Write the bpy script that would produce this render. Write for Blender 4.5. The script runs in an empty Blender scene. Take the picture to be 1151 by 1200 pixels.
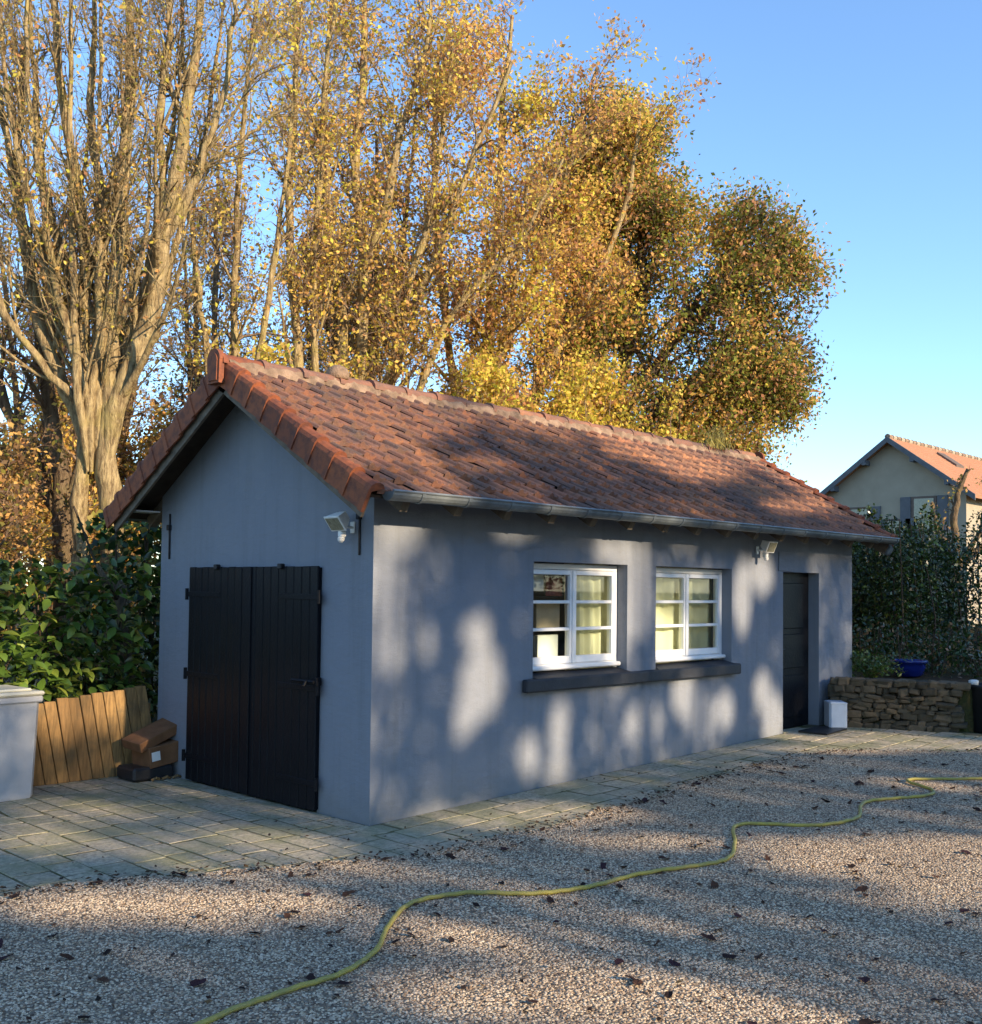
import bpy, math, random
import numpy as np
from mathutils import Matrix, Vector

S = bpy.context.scene
COL = S.collection
R = math.radians
rng = np.random.default_rng(7)
random.seed(7)

# ------------------------------------------------------------------ camera
CAM = (-4.966, -6.010, 1.70); YAW, PIT, ROL = 0.7992, 0.0365, 0.0116
cd = bpy.data.cameras.new('camera'); cam = bpy.data.objects.new('camera', cd); COL.objects.link(cam)
cd.sensor_fit = 'HORIZONTAL'; cd.sensor_width = 36; cd.lens = 36*1263.6/1151
cd.shift_y = 43.3/1151; cd.clip_end = 2000; cd.clip_start = .05
fw = Vector((math.sin(YAW)*math.cos(PIT), math.cos(YAW)*math.cos(PIT), math.sin(PIT)))
r0 = Vector((math.cos(YAW), -math.sin(YAW), 0)); u0 = r0.cross(fw)
rt = r0*math.cos(ROL)+u0*math.sin(ROL); up = -r0*math.sin(ROL)+u0*math.cos(ROL)
m = Matrix((rt, up, -fw)).transposed().to_4x4(); m.translation = CAM
cam.matrix_world = m
S.camera = cam

# ------------------------------------------------------------------ sky, sun, exposure
SUN_AZ, SUN_EL = R(6), R(19)          # azimuth measured from -Y towards +X
w = bpy.data.worlds.new('World'); S.world = w; w.use_nodes = True
nt = w.node_tree; bgn = nt.nodes['Background']
sky = nt.nodes.new('ShaderNodeTexSky'); sky.sky_type = 'NISHITA'; sky.sun_disc = False
sky.sun_elevation = SUN_EL; sky.sun_rotation = math.pi-SUN_AZ
sky.air_density = 1.0; sky.dust_density = 0.0; sky.ozone_density = 4.0; sky.altitude = 200
nt.links.new(sky.outputs[0], bgn.inputs[0]); bgn.inputs[1].default_value = 0.15
to_sun = Vector((math.sin(SUN_AZ)*math.cos(SUN_EL), -math.cos(SUN_AZ)*math.cos(SUN_EL), math.sin(SUN_EL)))
sl = bpy.data.lights.new('sun', 'SUN'); sl.energy = 3.7; sl.angle = R(0.7); sl.color = (1.0, .80, .55)
so = bpy.data.objects.new('sun', sl); COL.objects.link(so)
so.rotation_euler = to_sun.to_track_quat('Z', 'Y').to_euler(); so.location = (6, -30, 20)
S.view_settings.view_transform = 'Standard'; S.view_settings.look = 'None'
S.view_settings.exposure = 1.28; S.view_settings.gamma = 1
S.render.engine = 'CYCLES'
S.cycles.max_bounces = 8; S.cycles.transparent_max_bounces = 16
S.render.resolution_x = 982; S.render.resolution_y = 1024

# ------------------------------------------------------------------ helpers
def gz(x): return .024*min(max(x, 0), 14)
MATS = {}
class NT:
    def __init__(s, name):
        s.m = bpy.data.materials.new(name); s.m.use_nodes = True; s.t = s.m.node_tree
        s.t.nodes.clear(); s.out = s.t.nodes.new('ShaderNodeOutputMaterial'); MATS[name] = s.m
    def n(s, typ, inp=None, **kw):
        nd = s.t.nodes.new('ShaderNode'+typ)
        for k, v in kw.items(): setattr(nd, k, v)
        for k, v in (inp or {}).items(): s.set(nd.inputs[k], v)
        return nd
    def set(s, sock, v):
        if isinstance(v, bpy.types.NodeSocket): s.t.links.new(v, sock)
        elif isinstance(v, bpy.types.Node): s.t.links.new(v.outputs[0], sock)
        else:
            if sock.type == 'RGBA' and hasattr(v, '__len__') and len(v) == 3: v = (*v, 1)
            sock.default_value = v
    def mix(s, f, a, b, mode='MIX'):
        nd = s.t.nodes.new('ShaderNodeMix'); nd.data_type = 'RGBA'; nd.blend_type = mode
        s.set(nd.inputs[0], f); s.set(nd.inputs[6], a); s.set(nd.inputs[7], b); return nd.outputs[2]
    def noise(s, scale, detail=4, rough=.55, vec=None, dist=0):
        nd = s.n('TexNoise', {'Scale': scale, 'Detail': detail, 'Roughness': rough, 'Distortion': dist})
        if vec is not None: s.set(nd.inputs['Vector'], vec)
        return nd.outputs[0]
    def ramp(s, f, a, b):
        nd = s.n('MapRange', {0: f, 1: a, 2: b, 3: 0., 4: 1.}); return nd.outputs[0]
    def math(s, op, a, b=0.):
        nd = s.n('Math', {0: a, 1: b}, operation=op); return nd.outputs[0]
    def pos(s): return s.n('NewGeometry').outputs['Position']
    def obj(s): return s.n('TexCoord').outputs['Object']
    def rnd(s): return s.n('ObjectInfo').outputs['Random']
    def bump(s, h, dist=.01, st=1.): return s.n('Bump', {'Height': h, 'Distance': dist, 'Strength': st}).outputs[0]
    def bsdf(s, col, rough=.8, spec=.3, normal=None, metal=0., **kw):
        b = s.n('BsdfPrincipled', {'Base Color': col, 'Roughness': rough, 'Specular IOR Level': spec, 'Metallic': metal})
        if normal is not None: s.set(b.inputs['Normal'], normal)
        for k, v in kw.items(): s.set(b.inputs[k], v)
        s.t.links.new(b.outputs[0], s.out.inputs[0]); return b

def simple(name, col, rough=.7, spec=.3, var=.25, scale=6., bump=.002, metal=0.):
    t = NT(name); p = t.pos(); n1 = t.noise(scale, 6, .6, p)
    dark = tuple(c*(1-var) for c in col); lite = tuple(min(1, c*(1+var)) for c in col)
    c = t.mix(t.ramp(n1, .3, .7), dark, lite)
    t.bsdf(c, rough, spec, t.bump(t.noise(scale*8, 4, .6, p), bump) if bump else None, metal)
    return t.m

# wall render (painted roughcast)
t = NT('wall_render'); p = t.pos()
n1 = t.noise(.9, 5, .6, p); n2 = t.noise(6, 5, .65, p); n3 = t.noise(160, 3, .6, p)
c = t.mix(t.ramp(n1, .3, .7), (.222, .242, .285), (.25, .268, .306))
c = t.mix(t.math('MULTIPLY', t.ramp(n2, .5, .8), .25), c, (.205, .21, .222))
sx = t.n('SeparateXYZ', {0: p}).outputs[2]
dirt = t.math('MULTIPLY', t.ramp(t.math('ADD', sx, t.math('MULTIPLY', n2, .45)), .5, .15), .6)
c = t.mix(dirt, c, (.21, .205, .185))
st_ = t.noise(7, 5, .7, t.n('Mapping', {0: p, 3: (1, 1, .06)}).outputs[0])
c = t.mix(t.math('MULTIPLY', t.ramp(st_, .5, .7), .3), c, (.155, .16, .165))
n5 = t.noise(2.2, 8, .75, p); c = t.mix(t.math('MULTIPLY', t.ramp(n5, .52, .62), .16), c, (.30, .305, .31))
trow = t.noise(11, 4, .6, t.n('Mapping', {0: p, 3: (1, 1, 1.6)}).outputs[0])
t.bsdf(c, .85, .2, t.bump(t.math('ADD', t.math('ADD', n3, t.math('MULTIPLY', n2, .8)), t.math('MULTIPLY', trow, 1.6)), .006))
t = NT('roof_tile'); o = t.rnd()
def tile_nodes(t, o):
    p = t.pos()
    n1 = t.noise(.75, 4, .6, p); n2 = t.noise(9, 5, .65, p); n3 = t.noise(60, 4, .6, p)
    c = t.mix(o, (.29, .13, .082), (.155, .098, .08))
    c = t.mix(t.ramp(n1, .45, .62), c, t.mix(o, (.40, .19, .10), (.26, .13, .085)))
    c = t.mix(t.math('MULTIPLY', t.ramp(n2, .44, .66), .65), c, (.11, .085, .075))
    c = t.mix(t.math('MULTIPLY', t.ramp(n3, .60, .75), .35), c, (.38, .34, .27))
    t.bsdf(c, .85, .2, t.bump(t.math('ADD', n3, n2), .006))
tile_nodes(t, o)
t = NT('roof_tile_far'); tile_nodes(t, t.n('Attribute', attribute_name='rnd').outputs['Fac'])
t = NT('verge_clay'); p = t.pos(); o = t.rnd(); n2 = t.noise(14, 5, .6, p)
c = t.mix(o, (.33, .105, .045), (.21, .068, .035)); c = t.mix(t.math('MULTIPLY', t.ramp(n2, .42, .66), .7), c, (.09, .042, .035))
t.bsdf(c, .75, .25, t.bump(t.noise(90, 4, .6, p), .004))
simple('mortar', (.26, .18, .125), .9, .1, .55, 7, .012)
simple('zinc', (.19, .21, .215), .5, .45, .35, 5, .002, .4)
simple('dark_wood', (.045, .035, .028), .8, .2, .3, 8)
simple('rafter_wood', (.16, .13, .10), .8, .2, .3, 12)
simple('white_paint', (.78, .79, .80), .42, .4, .04, 4, .001)
simple('black_iron', (.012, .012, .014), .5, .4, .2, 20, .002)
simple('sill_paint', (.03, .033, .042), .55, .4, .25, 12, .004)
t = NT('door_paint'); p = t.pos(); n1 = t.noise(3, 5, .6, p)
t.bsdf(t.mix(n1, (.004, .005, .007), (.010, .011, .015)), t.math('ADD', t.math('MULTIPLY', n1, .25), .30), .14, t.bump(t.noise(45, 4, .6, p), .003))
t = NT('glass'); tr = t.n('BsdfTransparent', {0: (.86, .92, .88, 1)}); gl = t.n('BsdfGlossy', {0: (1, 1, 1, 1), 'Roughness': .02})
fr = t.n('Fresnel', {0: 1.55}); mx = t.n('MixShader', {0: fr.outputs[0], 1: tr.outputs[0], 2: gl.outputs[0]}); t.t.links.new(mx.outputs[0], t.out.inputs[0])
t = NT('curtain_cloth'); p = t.pos(); wv = t.noise(400, 2, .5, p)
b = t.bsdf(t.mix(wv, (.72, .70, .50), (.80, .78, .58)), .9, .1)
simple('room_paint', (.10, .10, .10), .9, .1, .2, 3, 0)
simple('cardboard', (.20, .10, .05), .85, .15, .2, 9, .003)
simple('pale_card', (.62, .50, .36), .85, .15, .1, 9, 0)
simple('white_paper', (.80, .80, .78), .8, .2, .04, 9, 0)
simple('blue_print', (.03, .06, .16), .5, .4, .3, 9, 0)
simple('red_print', (.30, .06, .06), .6, .3, .4, 25, 0)
simple('bin_plastic', (.42, .43, .46), .45, .4, .08, 5, .002)
simple('sunlit_lid_plastic', (.58, .56, .46), .45, .4, .1, 5, .002)  # lighter lid, with the yellow of sunlight mixed into its colour
simple('dark_plastic', (.02, .021, .024), .45, .4, .2, 5, .001)
simple('lamp_plastic', (.72, .72, .70), .4, .4, .06, 30, 0)
simple('lamp_glass', (.25, .24, .17), .12, .6, .3, 40, 0)
simple('blue_glaze', (.008, .02, .17), .15, .6, .2, 6, 0)
simple('canister_plastic', (.55, .61, .70), .4, .4, .06, 9, .001)
t = NT('fence_wood'); p = t.pos(); o = t.rnd(); n1 = t.noise(5, 6, .65, t.n('Mapping', {0: p, 3: (9, 9, 1)}).outputs[0])
c = t.mix(o, (.38, .23, .09), (.24, .14, .06)); c = t.mix(t.math('MULTIPLY', t.ramp(n1, .38, .62), .75), c, (.12, .075, .035)); c = t.mix(t.math('MULTIPLY', t.ramp(t.noise(3, 5, .7, p), .5, .65), .5), c, (.10, .085, .055))
t.bsdf(c, .8, .2, t.bump(n1, .006))
t = NT('slab_stone'); p = t.pos(); o = t.rnd(); n1 = t.noise(4.2, 8, .75, p); n2 = t.noise(24, 8, .75, p); n0 = t.noise(.7, 3, .5, p)
c = t.mix(o, (.56, .47, .34), (.42, .36, .265)); c = t.mix(t.math('MULTIPLY', t.ramp(n1, .45, .7), .55), c, (.25, .25, .13))
c = t.mix(t.math('MULTIPLY', t.ramp(n2, .44, .6), .7), c, (.15, .14, .105)); c = t.mix(t.math('MULTIPLY', t.ramp(t.noise(1.6, 7, .7, p), .46, .6), .7), c, (.19, .20, .10)); c = t.mix(t.math('MULTIPLY', t.ramp(t.noise(55, 4, .7, p), .56, .7), .6), c, (.55, .50, .40)); c = t.mix(t.math('MULTIPLY', t.ramp(n0, .5, .7), .3), c, (.46, .40, .29))
t.bsdf(c, .88, .2, t.bump(t.math('ADD', n2, n1), .008))
t = NT('joint_moss'); p = t.pos(); n1 = t.noise(6, 5, .6, p)
t.bsdf(t.mix(t.ramp(n1, .35, .65), (.10, .11, .045), (.21, .18, .12)), .95, .05, t.bump(t.noise(80, 4, .7, p), .02))
def gravel_nodes(t, o, p):
    c = t.n('ValToRGB', {0: o}); e = c.color_ramp.elements
    e[0].position = 0; e[0].color = (.20, .14, .095, 1); e[1].position = 1; e[1].color = (.76, .62, .45, 1)
    for ps, cl in ((.18, (.34, .225, .14)), (.42, (.53, .42, .28)), (.68, (.70, .57, .41)), (.86, (.31, .225, .16))):
        q = e.new(ps); q.color = (*cl, 1)
    n0 = t.noise(.8, 4, .6, p)
    return t.mix(t.math('MULTIPLY', t.ramp(n0, .4, .7), .35), c.outputs[0], (.22, .17, .125))
t = NT('gravel_sheet'); p = t.pos(); v = t.n('TexVoronoi', {'Vector': p, 'Scale': 62.})
vc = t.n('SeparateColor', {0: v.outputs['Color']}).outputs[0]
t.bsdf(t.mix(.55, gravel_nodes(t, vc, p), (.06, .045, .035)), .9, .15, t.bump(t.math('SUBTRACT', 1., v.outputs['Distance']), .02))  # sheet colour darkened to stand for shade in the gaps between stones
t = NT('gravel_stone'); t.bsdf(gravel_nodes(t, t.n('Attribute', attribute_name='rnd', attribute_type='INSTANCER').outputs['Fac'], t.pos()), .85, .2)
t = NT('soil'); p = t.pos(); n1 = t.noise(.6, 6, .65, p); n2 = t.noise(12, 5, .65, p)
c = t.mix(t.ramp(n1, .4, .6), (.06, .045, .03), (.055, .07, .025)); c = t.mix(t.math('MULTIPLY', t.ramp(n2, .5, .7), .6), c, (.13, .085, .04))
t.bsdf(c, .95, .05, t.bump(n2, .05))
t = NT('wall_stone'); p = t.pos(); o = t.rnd(); n1 = t.noise(9, 6, .65, p)
c = t.mix(o, (.17, .13, .085), (.06, .052, .038)); c = t.mix(t.math('MULTIPLY', t.ramp(n1, .45, .7), .6), c, (.05, .05, .03))
t.bsdf(c, .92, .1, t.bump(n1, .02))
t = NT('hose_rubber'); o = t.obj(); p = t.pos(); n1 = t.noise(9, 4, .6, p)
t.bsdf(t.mix(t.ramp(n1, .4, .65), (.42, .34, .07), (.28, .25, .08)), .5, .35, t.bump(t.noise(200, 2, .5, p), .002))
def leaf_mat(name, trans=.35, rough=.55, spec=.3):
    t = NT(name); a = t.n('Attribute', attribute_name='col').outputs['Color']
    b = t.n('BsdfPrincipled', {'Base Color': a, 'Roughness': rough, 'Specular IOR Level': spec})
    tl = t.n('BsdfTranslucent', {0: a}); mx = t.n('MixShader', {0: trans, 1: b.outputs[0], 2: tl.outputs[0]})
    t.t.links.new(mx.outputs[0], t.out.inputs[0]); return t.m
leaf_mat('autumn_leaf', .5, .6, .2); leaf_mat('evergreen_leaf', .22, .32, .5); leaf_mat('dry_leaf', .1, .8, .1)
def bark(name, a, b, moss):
    t = NT(name); p = t.pos(); mp = t.n('Mapping', {0: p, 3: (1, 1, .22)}).outputs[0]
    n1 = t.noise(22, 6, .7, mp); n2 = t.noise(3, 4, .6, p)
    c = t.mix(t.ramp(n1, .35, .65), a, b); c = t.mix(t.math('MULTIPLY', t.ramp(n2, .5, .7), .5), c, moss)
    t.bsdf(c, .9, .15, t.bump(n1, .06))
bark('pale_bark', (.13, .085, .045), (.54, .41, .21), (.44, .36, .11))
bark('brown_bark', (.08, .055, .035), (.24, .17, .10), (.20, .17, .07))
bark('twig_bark', (.20, .13, .09), (.38, .27, .18), (.30, .21, .13))
bark('dark_bark', (.05, .038, .028), (.15, .11, .075), (.10, .10, .05))  # darkest of the barks, also used for hedge and ivy stems
t = NT('far_roof'); p = t.pos(); v = t.n('TexBrick', {'Vector': t.n('Mapping', {0: p, 3: (1, 1, 1)}).outputs[0], 'Scale': 4.})
t.bsdf(t.mix(t.noise(2, 5, .6, p), (.34, .155, .09), (.42, .215, .125)), .9, .1, t.bump(t.noise(14, 3, .6, p), .03))
simple('far_plaster', (.35, .30, .225), .9, .1, .08, 1.5, .004)
simple('far_board', (.12, .125, .135), .8, .2, .15, 3, .002)
simple('shutter_wood', (.14, .105, .085), .8, .2, .2, 6, .002)

def link(o, parent=None):
    COL.objects.link(o)
    if parent is not None: o.parent = parent
    return o
def tag(o, label=None, cat=None, group=None, kind=None):
    for k, v in (('label', label), ('category', cat), ('group', group), ('kind', kind)):
        if v: o[k] = v
    return o
def empty(name, loc, label, cat, group=None, rz=0):
    o = bpy.data.objects.new(name, None); o.empty_display_size = .1; o.location = loc; o.rotation_euler.z = rz
    return tag(link(o), label, cat, group)
class MB:
    def __init__(s): s.v = []; s.f = []
    def add(s, vs, fs):
        k = len(s.v); s.v += [tuple(q) for q in vs]; s.f += [tuple(i+k for i in f) for f in fs]; return s
    def box(s, x0, x1, y0, y1, z0, z1, M=None):
        vs = [Vector((x, y, z)) for z in (z0, z1) for y in (y0, y1) for x in (x0, x1)]
        if M is not None: vs = [M@q for q in vs]
        return s.add(vs, [(0, 2, 3, 1), (4, 5, 7, 6), (0, 1, 5, 4), (2, 6, 7, 3), (0, 4, 6, 2), (1, 3, 7, 5)])
    def cbox(s, x0, x1, y0, y1, z0, z1, c=.01, M=None):
        vs = []; idx = {}
        for i, (sx, sy, sz) in enumerate([(a, b, d) for d in (0, 1) for b in (0, 1) for a in (0, 1)]):
            P = [x1 if sx else x0, y1 if sy else y0, z1 if sz else z0]; sg = [-1 if q else 1 for q in (sx, sy, sz)]
            for ax in range(3):
                q = [P[k]+(sg[k]*c if k != ax else 0) for k in range(3)]
                idx[(sx, sy, sz, ax)] = len(vs); vs.append(Vector(q))
        if M is not None: vs = [M@q for q in vs]
        fs = []
        for ax in range(3):
            o1, o2 = [(1, 2), (2, 0), (0, 1)][ax]
            for sd in (0, 1):
                cs = [(0, 0), (1, 0), (1, 1), (0, 1)]
                if not sd: cs = cs[::-1]
                f = []
                for a, b in cs:
                    k = [0, 0, 0]; k[ax] = sd; k[o1] = a; k[o2] = b; f.append(idx[(*k, ax)])
                fs.append(f)
            for a in (0, 1):
                for b in (0, 1):
                    k0 = [0, 0, 0]; k0[o1] = a; k0[o2] = b; k1 = list(k0); k1[ax] = 1
                    f = [idx[(*k0, o1)], idx[(*k1, o1)], idx[(*k1, o2)], idx[(*k0, o2)]]
                    fs.append(f if (a ^ b) else f[::-1])
        for k in [(a, b, d) for d in (0, 1) for b in (0, 1) for a in (0, 1)]:
            f = [idx[(*k, 0)], idx[(*k, 1)], idx[(*k, 2)]]; fs.append(f if sum(k) % 2 else f[::-1])
        return s.add(vs, fs)
    def tube(s, pts, rad, n=10, cap=True):
        pts = [Vector(q) for q in pts]; k = len(pts); rad = [rad]*k if not hasattr(rad, '__len__') else rad
        vs = []; ref = Vector((0, 0, 1))
        for i in range(k):
            tg = (pts[min(i+1, k-1)]-pts[max(i-1, 0)]).normalized()
            a = ref.cross(tg)
            if a.length < .05: a = Vector((1, 0, 0)).cross(tg)
            a.normalize(); b = tg.cross(a)
            vs += [pts[i]+(a*math.cos(2*math.pi*j/n)+b*math.sin(2*math.pi*j/n))*rad[i] for j in range(n)]
        fs = [(i*n+j, i*n+(j+1) % n, (i+1)*n+(j+1) % n, (i+1)*n+j) for i in range(k-1) for j in range(n)]
        if cap: fs += [tuple(range(n-1, -1, -1)), tuple((k-1)*n+j for j in range(n))]
        return s.add(vs, fs)
    def lathe(s, prof, n=20, c=(0, 0, 0)):
        vs = [(c[0]+r*math.cos(2*math.pi*j/n), c[1]+r*math.sin(2*math.pi*j/n), c[2]+z) for r, z in prof for j in range(n)]
        k = len(prof)
        fs = [(i*n+j, i*n+(j+1) % n, (i+1)*n+(j+1) % n, (i+1)*n+j) for i in range(k-1) for j in range(n)]
        fs += [tuple(range(n-1, -1, -1)), tuple((k-1)*n+j for j in range(n))]
        return s.add(vs, fs)
    def mesh(s, name, smooth=False):
        me = bpy.data.meshes.new(name); me.from_pydata(s.v, [], s.f)
        if smooth: me.polygons.foreach_set('use_smooth', [True]*len(me.polygons))
        me.update(); return me
    def build(s, name, mat, parent=None, smooth=False):
        me = s.mesh(name, smooth); me.materials.append(MATS[mat])
        return link(bpy.data.objects.new(name, me), parent)
def inst(name, me, parent, loc=(0, 0, 0), rot=(0, 0, 0), sc=(1, 1, 1)):
    o = bpy.data.objects.new(name, me); o.location = loc; o.rotation_euler = rot; o.scale = sc
    return link(o, parent)
def np_obj(name, V, F, mat, parent=None, col=None, rnd=None, smooth=False):
    """V (n,3), F (m,k) arrays -> one mesh object; col per vertex"""
    me = bpy.data.meshes.new(name); V = np.asarray(V, np.float32); F = np.asarray(F, np.int32); k = F.shape[1]
    me.vertices.add(len(V)); me.vertices.foreach_set('co', V.ravel())
    me.loops.add(F.size); me.loops.foreach_set('vertex_index', F.ravel())
    me.polygons.add(len(F)); me.polygons.foreach_set('loop_start', np.arange(0, F.size, k, dtype=np.int32))
    me.polygons.foreach_set('loop_total', np.full(len(F), k, np.int32))
    if smooth: me.polygons.foreach_set('use_smooth', np.ones(len(F), bool))
    me.update(calc_edges=True); me.validate()
    if col is not None:
        a = me.color_attributes.new('col', 'FLOAT_COLOR', 'POINT')
        a.data.foreach_set('color', np.concatenate([col, np.ones((len(col), 1))], 1).astype(np.float32).ravel())
    if rnd is not None:
        a = me.attributes.new('rnd', 'FLOAT', 'POINT'); a.data.foreach_set('value', np.asarray(rnd, np.float32))
    me.materials.append(MATS[mat])
    return link(bpy.data.objects.new(name, me), parent)

# ================================================================== GROUND
def sheet(name, xs, yf, mat, dz, kind='structure', ny=1):
    b = MB()
    for i, x in enumerate(xs):
        y0, y1 = yf(x)
        for j in range(ny+1): b.v.append((x, y0+(y1-y0)*j/ny, gz(x)+dz))
    n = ny+1
    for i in range(len(xs)-1):
        for j in range(ny): b.f.append((i*n+j, (i+1)*n+j, (i+1)*n+j+1, i*n+j+1))
    return tag(b.build(name, mat), kind=kind)
sheet('ground', [-500, -60, 0, 14, 60, 500], lambda x: (-500, 500), 'soil', -.035, ny=8)
OUT = [(-14, 1.2), (-8, .7), (-4, .25), (-2.57, .01), (-2.05, -.12), (-1.47, -.34), (-.97, -.66), (-.36, -.85), (.15, -.94), (.64, -.96), (1.26, -.98),
       (2.11, -.92), (3.02, -.86), (4.17, -.80), (5.06, -.90), (5.6, -1.45), (6.2, -2.2), (7.2, -3.0), (9, -4), (16, -7)]
def outline(x): return float(np.interp(x, [q[0] for q in OUT], [q[1] for q in OUT]))
sheet('terrace', [-14, -6, 0, 4, 7.3], lambda x: (-4., 3.4 if x <= 0 else .3), 'joint_moss', -.0035)
xs = sorted(set([q[0] for q in OUT]+[0, 14]))
wob = lambda x: outline(x)+.05*math.sin(x*5.1)+.03*math.sin(x*13.3+1)
xs2 = sorted(set(xs+[round(-4+.12*i, 3) for i in range(95)]))
gravel = sheet('gravel', xs2, lambda x: (-30, wob(x)), 'gravel_sheet', .006)

# paving slabs: each a piece of the terrace
terr = bpy.data.objects['terrace']
slab_mesh = []
for k in range(8):
    b = MB(); b.cbox(-.5, .5, -.5, .5, -.05, 0, .03)
    b.v = [(x+random.uniform(-.03, .03), y+random.uniform(-.03, .03), z if z > -.001 else (z if z < -.04 else -.008)) for x, y, z in b.v]
    me = b.mesh('slab'); me.materials.append(MATS['slab_stone']); slab_mesh.append(me)
slots_p = []
def sett_course(u0, u1, va, vb, length, vert):
    a = u0+random.uniform(-.2, 0)
    while a < u1:
        L_ = length*random.uniform(.7, 1.4); wd = vb-va
        cx, cy = (a+L_/2, (va+vb)/2) if not vert else ((va+vb)/2, a+L_/2)
        inside = (cx < 0 and cy < 3.35) or cy < 0
        if inside and cy > outline(cx)-.2 and cx < 7.0 and not (cx > 6.72 and cy > -.2):
            g_ = random.uniform(.006, .015); sx, sy = (L_-g_, wd-g_) if not vert else (wd-g_, L_-g_)
            slots_p.append((cx, cy, sx, sy))
        a += L_
x = -.004
while x > -4.2:                                   # courses parallel to the gable
    wd = random.choice([.20, .23, .17]); sett_course(-1.1, 3.3, x-wd, x, .30, True); x -= wd
y = -.004
while y > -2.2:                                   # courses along the long wall
    wd = random.choice([.24, .20, .27]); sett_course(.01, 7.0, y-wd, y, .36, False); y -= wd
slots_p.sort(key=lambda q: (q[0]-CAM[0])**2+(q[1]-CAM[1])**2)
far_v, far_f = [], []
for i, (cx, cy, sx, sy) in enumerate(slots_p):
    loc = (cx, cy, gz(cx)+random.uniform(-.002, .0015)); rot = (random.uniform(-.003, .003), random.uniform(-.003, .003)-(.024 if cx > 0 else 0), random.gauss(0, .02)); me = random.choice(slab_mesh)
    if i < 300: inst('slab', me, terr, loc, rot, (sx, sy, 1))
    else:
        M = Matrix.Translation(loc)@Matrix.Rotation(rot[1], 4, 'Y')@Matrix.Rotation(rot[2], 4, 'Z')@Matrix.Diagonal((sx, sy, 1, 1)); k = len(far_v)
        far_v += [tuple(M@q.co) for q in me.vertices]; far_f += [tuple(j+k for j in q.vertices) for q in me.polygons]
b = MB(); b.add(far_v, far_f); tag(b.build('slabs', 'slab_stone', terr), kind='stuff')

# loose stones of the gravel, scattered by geometry nodes
def stone_field(name, V, F, dens, smin, smax, seed, mat):
    o = np_obj(name, V, F, 'gravel_sheet')
    g = bpy.data.node_groups.new(name+'_nodes', 'GeometryNodeTree')
    g.interface.new_socket('Geometry', in_out='INPUT', socket_type='NodeSocketGeometry'); g.interface.new_socket('Geometry', in_out='OUTPUT', socket_type='NodeSocketGeometry')
    N = g.nodes.new; L = g.links.new
    gi = N('NodeGroupInput'); go = N('NodeGroupOutput')
    d = N('GeometryNodeDistributePointsOnFaces'); d.inputs['Density'].default_value = dens; d.inputs['Seed'].default_value = seed
    ic = N('GeometryNodeMeshIcoSphere'); ic.inputs['Radius'].default_value = 1; ic.inputs['Subdivisions'].default_value = 1
    sm = N('GeometryNodeSetMaterial'); sm.inputs['Material'].default_value = MATS[mat]
    ip = N('GeometryNodeInstanceOnPoints')
    rv = N('FunctionNodeRandomValue'); rv.data_type = 'FLOAT_VECTOR'; rv.inputs[0].default_value = (0, 0, 0); rv.inputs[1].default_value = (.5, .5, 6.28)
    sv = N('FunctionNodeRandomValue'); sv.data_type = 'FLOAT_VECTOR'; sv.inputs[0].default_value = (smin, smin, smin*.6); sv.inputs[1].default_value = (smax, smax, smax*.7); sv.inputs['Seed'].default_value = 3
    st = N('GeometryNodeStoreNamedAttribute'); st.data_type = 'FLOAT'; st.domain = 'INSTANCE'; st.inputs['Name'].default_value = 'rnd'
    r2 = N('FunctionNodeRandomValue'); r2.data_type = 'FLOAT'; r2.inputs['Seed'].default_value = 9
    L(gi.outputs[0], d.inputs['Mesh']); L(d.outputs['Points'], ip.inputs['Points']); L(ic.outputs['Mesh'], sm.inputs['Geometry']); L(sm.outputs[0], ip.inputs['Instance'])
    L(rv.outputs[0], ip.inputs['Rotation']); L(sv.outputs[0], ip.inputs['Scale']); L(ip.outputs[0], st.inputs['Geometry'])
    L([q for q in r2.outputs if q.type == 'VALUE' and q.enabled][0], [q for q in st.inputs if q.name == 'Value' and q.enabled][0])
    L(st.outputs[0], go.inputs[0])
    md = o.modifiers.new('stones', 'NODES'); md.node_group = g
    return o
V = []; F = []
gx = np.arange(-3.9, 7.0, .12)
def gy0(x): return float(np.interp(x, [-3.9, -3.2, -.5, 5.6, 7], [-1.6, -2.5, -5.2, -3.4, -3.6]))
for x in gx: V += [(x, gy0(x), gz(x)+.004), (x, wob(x)+.03, gz(x)+.004)]
F = [(2*i, 2*i+2, 2*i+3, 2*i+1) for i in range(len(gx)-1)]
tag(stone_field('gravel_stones', V, F, 6200, .0045, .0108, 1, 'gravel_stone'), 'loose beige gravel stones covering the yard in front of the terrace', 'gravel', kind='stuff')

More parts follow.
